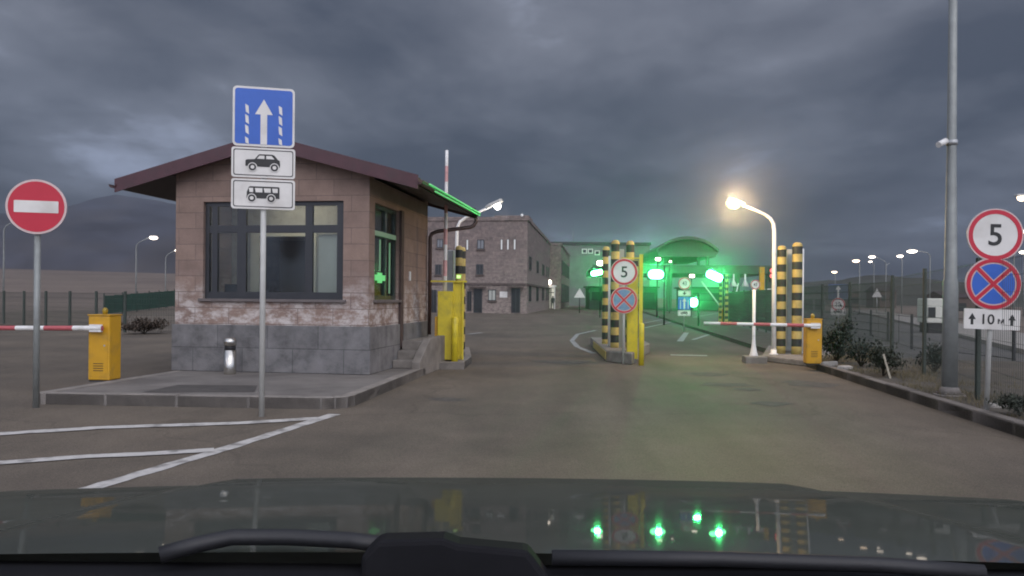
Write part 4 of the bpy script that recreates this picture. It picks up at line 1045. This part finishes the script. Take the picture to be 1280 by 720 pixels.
mesh_fence('denser dark green fence panels running on behind the right barrier', [(8.8,18.5),(9.3,22.0),(10.1,28),(13.5,50)], 1.85, .05, step=2.6, gap=.06, hgap=.2, wire=.008, posts=.03)
mesh_fence('low dark fence posts and rails by the far right road', [(12.3,19.6),(12.0,24),(14.8,33)], 1.0, .0, m=BLACK, step=4.5, gap=4, hgap=.9, wire=.012, posts=.03)
mesh_fence('dark wire mesh fence across the field on the left', [(-40,50),(-26,39.5),(-14.6,30.2),(-9.5,30.6)], 1.5, 0, step=2.6, gap=.09, hgap=.2, wire=.006, posts=.04)
# green screen fence
t = thing('screen_fence', 'green fabric screen fence far behind the left barrier', 'fence', (-27,53,0))
b = MB(); n = 16; A = Vector((0,0)); Bv = Vector((-17,55))
for i in range(n):
    p, q2 = A+(Bv-A)*i/n, A+(Bv-A)*(i+1)/n; b.box(0,(q2-p).length-.02,-.012,.012,.12,1.35+.05*i, Matrix.Translation((p.x,p.y,0)) @ Matrix.Rotation(math.atan2((q2-p).y,(q2-p).x),4,'Z'))
b.build('screen', TARP, t)
for i in range(0,n+1,2):
    p = A+(Bv-A)*i/n; b = MB(); b.box(p.x-.04,p.x+.04,p.y-.07,p.y-.02,0,1.5+.05*i); b.build('post', DGREEN, t)

# ================================================================== PLANTS
def shrub(name, label, cat, x, y, z, rx, rz, n, leafm, twm, leaf=.03, lop=0, group=None, stems=9):
    t = thing(name, label, cat, (x,y,z), random.uniform(0,6), group)
    b = MB(); tips = []
    for i in range(stems):
        a = random.uniform(0,6.28); rr = rx*random.uniform(.2,.95); hh = rz*random.uniform(.5,1)
        p = Vector((rr*math.cos(a), rr*math.sin(a), hh)); mid = p*.5+Vector((random.uniform(-.05,.05),random.uniform(-.05,.05),.05))
        b.tube([(0,0,0),tuple(mid),tuple(p)], .014, 5, .004); tips += [p, mid*.7+p*.3, mid*1.2]
    b.build('stem', twm, t)
    f = MB()
    for i in range(n):
        c = random.choice(tips); k = rx*.42
        p = c + Vector((random.gauss(0,k*.5),random.gauss(0,k*.5),random.gauss(0,rz*.13)))
        if p.z < .02: p.z = random.uniform(.02,.15)
        s = leaf*random.uniform(.6,1.6); M = Matrix.Rotation(random.uniform(0,6.28),3,'Z') @ Matrix.Rotation(random.uniform(-1.2,1.2),3,'X')
        vs = [p + M @ Vector(v)*s for v in ((-.35,0,0),(0,-.9,.1),(.35,0,0),(0,.9,-.1))]
        f.face([f.bm.verts.new(v) for v in vs])
    f.build('foliage', leafm, t)
    return t
def at(px, py, z=.13): x, y = G(px,py,z); return x, y, z
SG = 'shrubs on the right verge'
shrub('shrub', 'dark rounded shrub behind the pale leaning stake', 'shrub', *at(1104,470), .40, .50, 1700, LEAF, TWIG, .034, group=SG)
shrub('shrub', 'dark shrub just left of the tall grey mast', 'shrub', *at(1168,466), .30, .50, 1300, LEAFD, TWIG, .034, group=SG)
shrub('shrub', 'loose shrub against the fence nearest the right barrier', 'shrub', *at(1076,458), .42, .55, 1300, LEAFD, TWIG, .036, group=SG)
shrub('shrub', 'tall dark evergreen shrub right of the barrier cabinet', 'shrub', *at(1046,453), .34, .85, 2600, LEAFD, TWIG, .04, group=SG, stems=14)
shrub('shrub', 'low weedy shrub at the right border of the view', 'shrub', *at(1276,520), .28, .22, 1500, LEAF, TWIG, .024, group=SG)
shrub('shrub', 'low brown brushwood before the left mesh fence', 'shrub', -13.5, 29.4, 0, .9, .5, 2200, TWIG, TWIG, .06)
# dry grass on the verge
b = MB()
for i in range(11000):
    Y = random.uniform(4,19) ; Xk = kr(Y); x = Xk+.2+abs(random.gauss(0,1.0)); 
    if mnoise.noise(Vector((x*.9,Y*.7,2))) < -.05: continue
    h = random.uniform(.03,.11)*(1.8 if mnoise.noise(Vector((x*3,Y*3,5))) > .25 else 1); a = random.uniform(0,6.28); w = .004; dx, dy = math.cos(a)*w, math.sin(a)*w; lx, ly = random.gauss(0,.03), random.gauss(0,.03)
    b.face([b.bm.verts.new(v) for v in ((x-dx,Y-dy,.125),(x+dx,Y+dy,.125),(x+lx,Y+ly,.13+h))])
tag(b.build('dry_grass', GRASS), 'thin dry grass scattered over the right verge', 'grass', kind='stuff')
# stake and stones
x, y = G(1113,473,.13); b = MB(); b.bar((0,0,0),(-.1,.05,.42),.03,.02); o = b.build('stake', mat('pale_wood', (.40,.36,.28), .8)); o.location = (x,y,.12); tag(o, 'pale leaning wooden stake on the right verge', 'stake')
def rock(label, px, py, s, m=CONC):
    x, y = G(px,py,.13); b = MB(); b.box(-s,s,-s*.5,s*.5,-.02,s*.55)
    for v in b.bm.verts: v.co += Vector((random.uniform(-.2,.2)*s,random.uniform(-.2,.2)*s,random.uniform(-.15,.15)*s))
    o = b.build('stone', m, bevel=s*.15); o.location = (x,y,.13); o.rotation_euler.z = random.uniform(-.5,.5); tag(o, label, 'stone', 'loose pale stones on the verge')
PST = mat('pale_stone', (.36,.34,.31), .9, var=.2)
rock('pale broken stone right of the large 5 sign pole', 1248, 509, .11, PST); rock('small pale stone just right of the barrier cabinet', 1036, 456.5, .14, PST); rock('small pale stone below the loose fence shrub', 1057, 462, .14, PST)

# ================================================================== OUR CAR'S BONNET
HOODM = mat('dark_green_grey_car_paint', (.062,.066,.058), .7, var=.14, scale=3, spec=.0, coat=.22)
HOODM.node_tree.nodes['Principled BSDF'].inputs['Coat Roughness'].default_value = .03
car = thing('car', 'dark grey green car bonnet with black wiper along the lower border', 'car', (0,0,0))
def hz(x, y):                                    # crowned, gently falling panel
    yy = (y-.62)/(1.46-.62)
    z = 1.252 - .114*(y-.62) - .030*yy*yy - .035*max(0,yy-.86)/.14*max(0,yy-.86)/.14*1.0
    s = abs(x)
    z -= .022*(x/.9)**2
    if s > .46: z -= .010*min(1,(s-.46)/.05)      # crease beside the raised centre
    if s > .84: z -= .10*((s-.84)/.12)**2
    return z
b = MB(); nx, ny = 96, 40; V = []
for j in range(ny+1):
    row = []
    for i in range(nx+1):
        x = -.96+1.92*i/nx; fr_ = 1.47 - .10*(x/.96)**2 - .05*max(0,abs(x)-.6)
        y = .62 + (fr_-.62)*j/ny; row.append(b.bm.verts.new((x,y,hz(x,y))))
    V.append(row)
for j in range(ny):
    for i in range(nx):
        f = b.face([V[j][i],V[j][i+1],V[j+1][i+1],V[j+1][i]]); f.smooth = True
E_ = [b.bm.verts.new((v.co.x*.99, v.co.y+.14, v.co.z-.10)) for v in V[-1]]; E2 = [b.bm.verts.new((v.co.x*.98, v.co.y+.16, v.co.z-.45)) for v in V[-1]]
for i in range(nx):
    for A_, B_ in ((V[-1],E_),(E_,E2)):
        f = b.face([A_[i],A_[i+1],B_[i+1],B_[i]]); f.smooth = True
b.build('bonnet', HOODM, car)
for s_ in (-1,1):
    b = MB(); b.prism([(-.6,.5),(1.35,.5),(1.4,.95),(1.3,1.05),(.6,1.13),(-.6,1.13)], s_*.93, s_*.965, 'x'); b.build('fender', HOODM, car, bevel=.03)
    w = MB(); w.lathe([(.2,s_*.72),(.33,s_*.72),(.36,s_*.76),(.36,s_*.88),(.33,s_*.92),(.2,s_*.92)], 28, c=(.85,.365), axis='x'); wl = w.build('wheel', mat('tyre_rubber', (.02,.02,.02), .85), car)
    w = MB(); w.lathe([(.205,s_*.74),(.21,s_*.925),(.06,s_*.93)], 20, c=(.85,.365), axis='x'); w.build('rim', STEEL, wl)
b = MB(); b.prism([(.30,1.175),(.66,1.215),(.64,1.236),(.545,1.252),(.30,1.262)], -.9, .9, 'x'); b.build('cowl', mat('matt_cowl_plastic', (.016,.016,.018), .9, spec=.05), car, bevel=.01)
# wiper: arm and blade lying across the cowl, hinge cover in the middle
b = MB(); wz = lambda px, py, Y: (P(px,py,Y)[0], Y, P(px,py,Y)[1])
b.tube([wz(200,694,.60),wz(245,681,.61),wz(290,671.5,.62),wz(360,671.5,.62),wz(440,675.5,.62),wz(480,681,.61)], .0065, 8); wp = b.build('wiper', BLACK, car)
b = MB(); b.prism([(wz(455,690,.6)[0],wz(455,690,.6)[2]),(wz(476,669,.6)[0],wz(476,669,.6)[2]),(wz(556,667,.6)[0],wz(556,667,.6)[2]),(wz(575,674,.6)[0],wz(575,674,.6)[2]),(wz(660,682,.6)[0],wz(660,682,.6)[2]),(wz(690,722,.6)[0],wz(690,722,.6)[2]),(wz(455,722,.6)[0],wz(455,722,.6)[2])], .585, .61, 'y')
b.build('hinge_cover', MATS['matt_cowl_plastic'], wp, bevel=.004)
b = MB(); b.tube([wz(690,697,.6),wz(900,699,.6),wz(1100,706,.6),wz(1230,716,.59)], .006, 8); b.build('wiper', BLACK, car)

# ================================================================== AIR, SKY AND LIGHT
b = MB(); b.box(-1600,1600,-1450,1550,-6,175)
hz_m = bpy.data.materials.new('haze_air'); hz_m.use_nodes = True; nt = hz_m.node_tree; nt.nodes.clear()
o_ = nt.nodes.new('ShaderNodeOutputMaterial'); pv = nt.nodes.new('ShaderNodeVolumePrincipled')
pv.inputs['Color'].default_value = (.86,.88,.95,1); pv.inputs['Density'].default_value = .0005; pv.inputs['Anisotropy'].default_value = .96
nt.links.new(pv.outputs[0], o_.inputs['Volume'])
hzo = b.build('haze', hz_m); hzo['kind'] = 'stuff'; hzo['label'] = 'thin evening haze over the whole checkpoint'

w = bpy.data.worlds.new('World'); scn.world = w; w.use_nodes = True
nt = w.node_tree; N = nt.nodes; L = nt.links; N.clear()
out = N.new('ShaderNodeOutputWorld'); bg = N.new('ShaderNodeBackground'); L.new(bg.outputs[0], out.inputs[0])
SUN_EL, SUN_AZ = R(38), R(163)                    # behind the camera, a little to its left
sky = N.new('ShaderNodeTexSky'); sky.sky_type = 'NISHITA'; sky.sun_disc = False; sky.sun_elevation = SUN_EL; sky.sun_rotation = SUN_AZ; sky.air_density = 1.5
tc = N.new('ShaderNodeTexCoord'); sp = N.new('ShaderNodeSeparateXYZ'); L.new(tc.outputs['Generated'], sp.inputs[0])
def math_(op, a, c=None, clamp=False):
    n = N.new('ShaderNodeMath'); n.operation = op; n.use_clamp = clamp
    for i, v in enumerate((a, c)):
        if v is None: continue
        if isinstance(v, (int,float)): n.inputs[i].default_value = v
        else: L.new(v, n.inputs[i])
    return n.outputs[0]
zc2 = math_('MAXIMUM', sp.outputs[2], 0.0); dn = math_('ADD', zc2, .16)
cbx = N.new('ShaderNodeCombineXYZ'); L.new(math_('DIVIDE', sp.outputs[0], dn), cbx.inputs[0]); L.new(math_('DIVIDE', sp.outputs[1], dn), cbx.inputs[1])
def nz(scale, det, rough, off, dist=0):
    mp = N.new('ShaderNodeMapping'); mp.inputs['Location'].default_value = off; mp.inputs['Scale'].default_value = (1,.8,1); L.new(cbx.outputs[0], mp.inputs[0])
    n = N.new('ShaderNodeTexNoise'); n.inputs['Scale'].default_value = scale; n.inputs['Detail'].default_value = det; n.inputs['Roughness'].default_value = rough; n.inputs['Distortion'].default_value = dist
    L.new(mp.outputs[0], n.inputs['Vector']); return n.outputs['Fac']
f1 = nz(1.0, 7, .52, (2.75,.9,0), .3); f2 = nz(2.6, 6, .6, (5,1,3), .2)
fm = math_('ADD', math_('MULTIPLY', f1, .75), math_('MULTIPLY', f2, .25))
cr = N.new('ShaderNodeValToRGB'); e = cr.color_ramp.elements
e[0].position = .40; e[0].color = (.055,.064,.090,1); e[1].position = .66; e[1].color = (.34,.36,.45,1)
m_ = e.new(.49); m_.color = (.100,.108,.138,1); m_ = e.new(.57); m_.color = (.155,.163,.20,1)
L.new(fm, cr.inputs['Fac'])
# overhead and behind the camera the cloud is thinner and brighter (evening glow)
bk = N.new('ShaderNodeVectorMath'); bk.operation = 'DOT_PRODUCT'; L.new(tc.outputs['Generated'], bk.inputs[0]); bk.inputs[1].default_value = Vector((.10,-.80,.60)).normalized()
mr = N.new('ShaderNodeMapRange'); mr.interpolation_type = 'SMOOTHSTEP'; mr.inputs[1].default_value = -.15; mr.inputs[2].default_value = .95; mr.inputs[3].default_value = 1.0; mr.inputs[4].default_value = 8.8
L.new(bk.outputs['Value'], mr.inputs[0])
warm = N.new('ShaderNodeMix'); warm.data_type = 'RGBA'; warm.inputs[6].default_value = (1,1,1,1); warm.inputs[7].default_value = (1.08,.98,.86,1)
mr2 = N.new('ShaderNodeMapRange'); mr2.inputs[1].default_value = 0; mr2.inputs[2].default_value = .8; L.new(bk.outputs['Value'], mr2.inputs[0]); L.new(mr2.outputs[0], warm.inputs[0])
v1 = N.new('ShaderNodeVectorMath'); v1.operation = 'MULTIPLY'; el = N.new('ShaderNodeMapRange'); el.inputs[1].default_value = 0; el.inputs[2].default_value = .30; L.new(sp.outputs[2], el.inputs[0])
lay = N.new('ShaderNodeMix'); lay.data_type = 'RGBA'; lay.inputs[6].default_value = (.76,.90,1.06,1); lay.inputs[7].default_value = (1.20,1.24,1.27,1); L.new(el.outputs[0], lay.inputs[0])
v0 = N.new('ShaderNodeVectorMath'); v0.operation = 'MULTIPLY'; L.new(cr.outputs['Color'], v0.inputs[0]); L.new(lay.outputs[2], v0.inputs[1])
L.new(v0.outputs[0], v1.inputs[0]); L.new(warm.outputs[2], v1.inputs[1])
v2 = N.new('ShaderNodeVectorMath'); v2.operation = 'SCALE'; L.new(v1.outputs[0], v2.inputs[0]); L.new(mr.outputs[0], v2.inputs['Scale'])
v3 = N.new('ShaderNodeVectorMath'); v3.operation = 'SCALE'; L.new(sky.outputs[0], v3.inputs[0]); v3.inputs['Scale'].default_value = .004
v4 = N.new('ShaderNodeVectorMath'); v4.operation = 'ADD'; L.new(v2.outputs[0], v4.inputs[0]); L.new(v3.outputs[0], v4.inputs[1])
L.new(v4.outputs[0], bg.inputs[0]); bg.inputs[1].default_value = 1.0

sl = bpy.data.lights.new('sun','SUN'); sl.energy = .55; sl.angle = R(40); sl.color = (1,.95,.88)
so = bpy.data.objects.new('sun', sl); COL.objects.link(so)
sd = Vector((math.sin(SUN_AZ)*math.cos(SUN_EL), math.cos(SUN_AZ)*math.cos(SUN_EL), math.sin(SUN_EL)))
so.rotation_euler = sd.to_track_quat('Z','Y').to_euler(); so.location = (0,-20,30)

cam = bpy.data.cameras.new('camera'); co = bpy.data.objects.new('camera', cam); COL.objects.link(co)
cam.sensor_width = 36; cam.lens = 36*FOC/1280; cam.shift_y = (HZ-360)/1280; cam.clip_start = .05; cam.clip_end = 6000
co.matrix_world = Matrix.Translation((0,0,CAM_H)) @ Matrix.Rotation(R(90),4,'X') @ Matrix.Rotation(ROLL,4,'Z')
scn.camera = co
scn.view_settings.view_transform = 'Standard'; scn.view_settings.look = 'None'; scn.view_settings.gamma = 1; scn.view_settings.exposure = 0; scn.view_settings.use_curve_mapping = False
scn.cycles.filter_width = 1.9
scn.cycles.use_denoising = True; scn.cycles.denoiser = 'OPENIMAGEDENOISE'
scn.cycles.max_bounces = 8; scn.cycles.volume_bounces = 1; scn.cycles.transparent_max_bounces = 12; scn.cycles.sample_clamp_indirect = 6
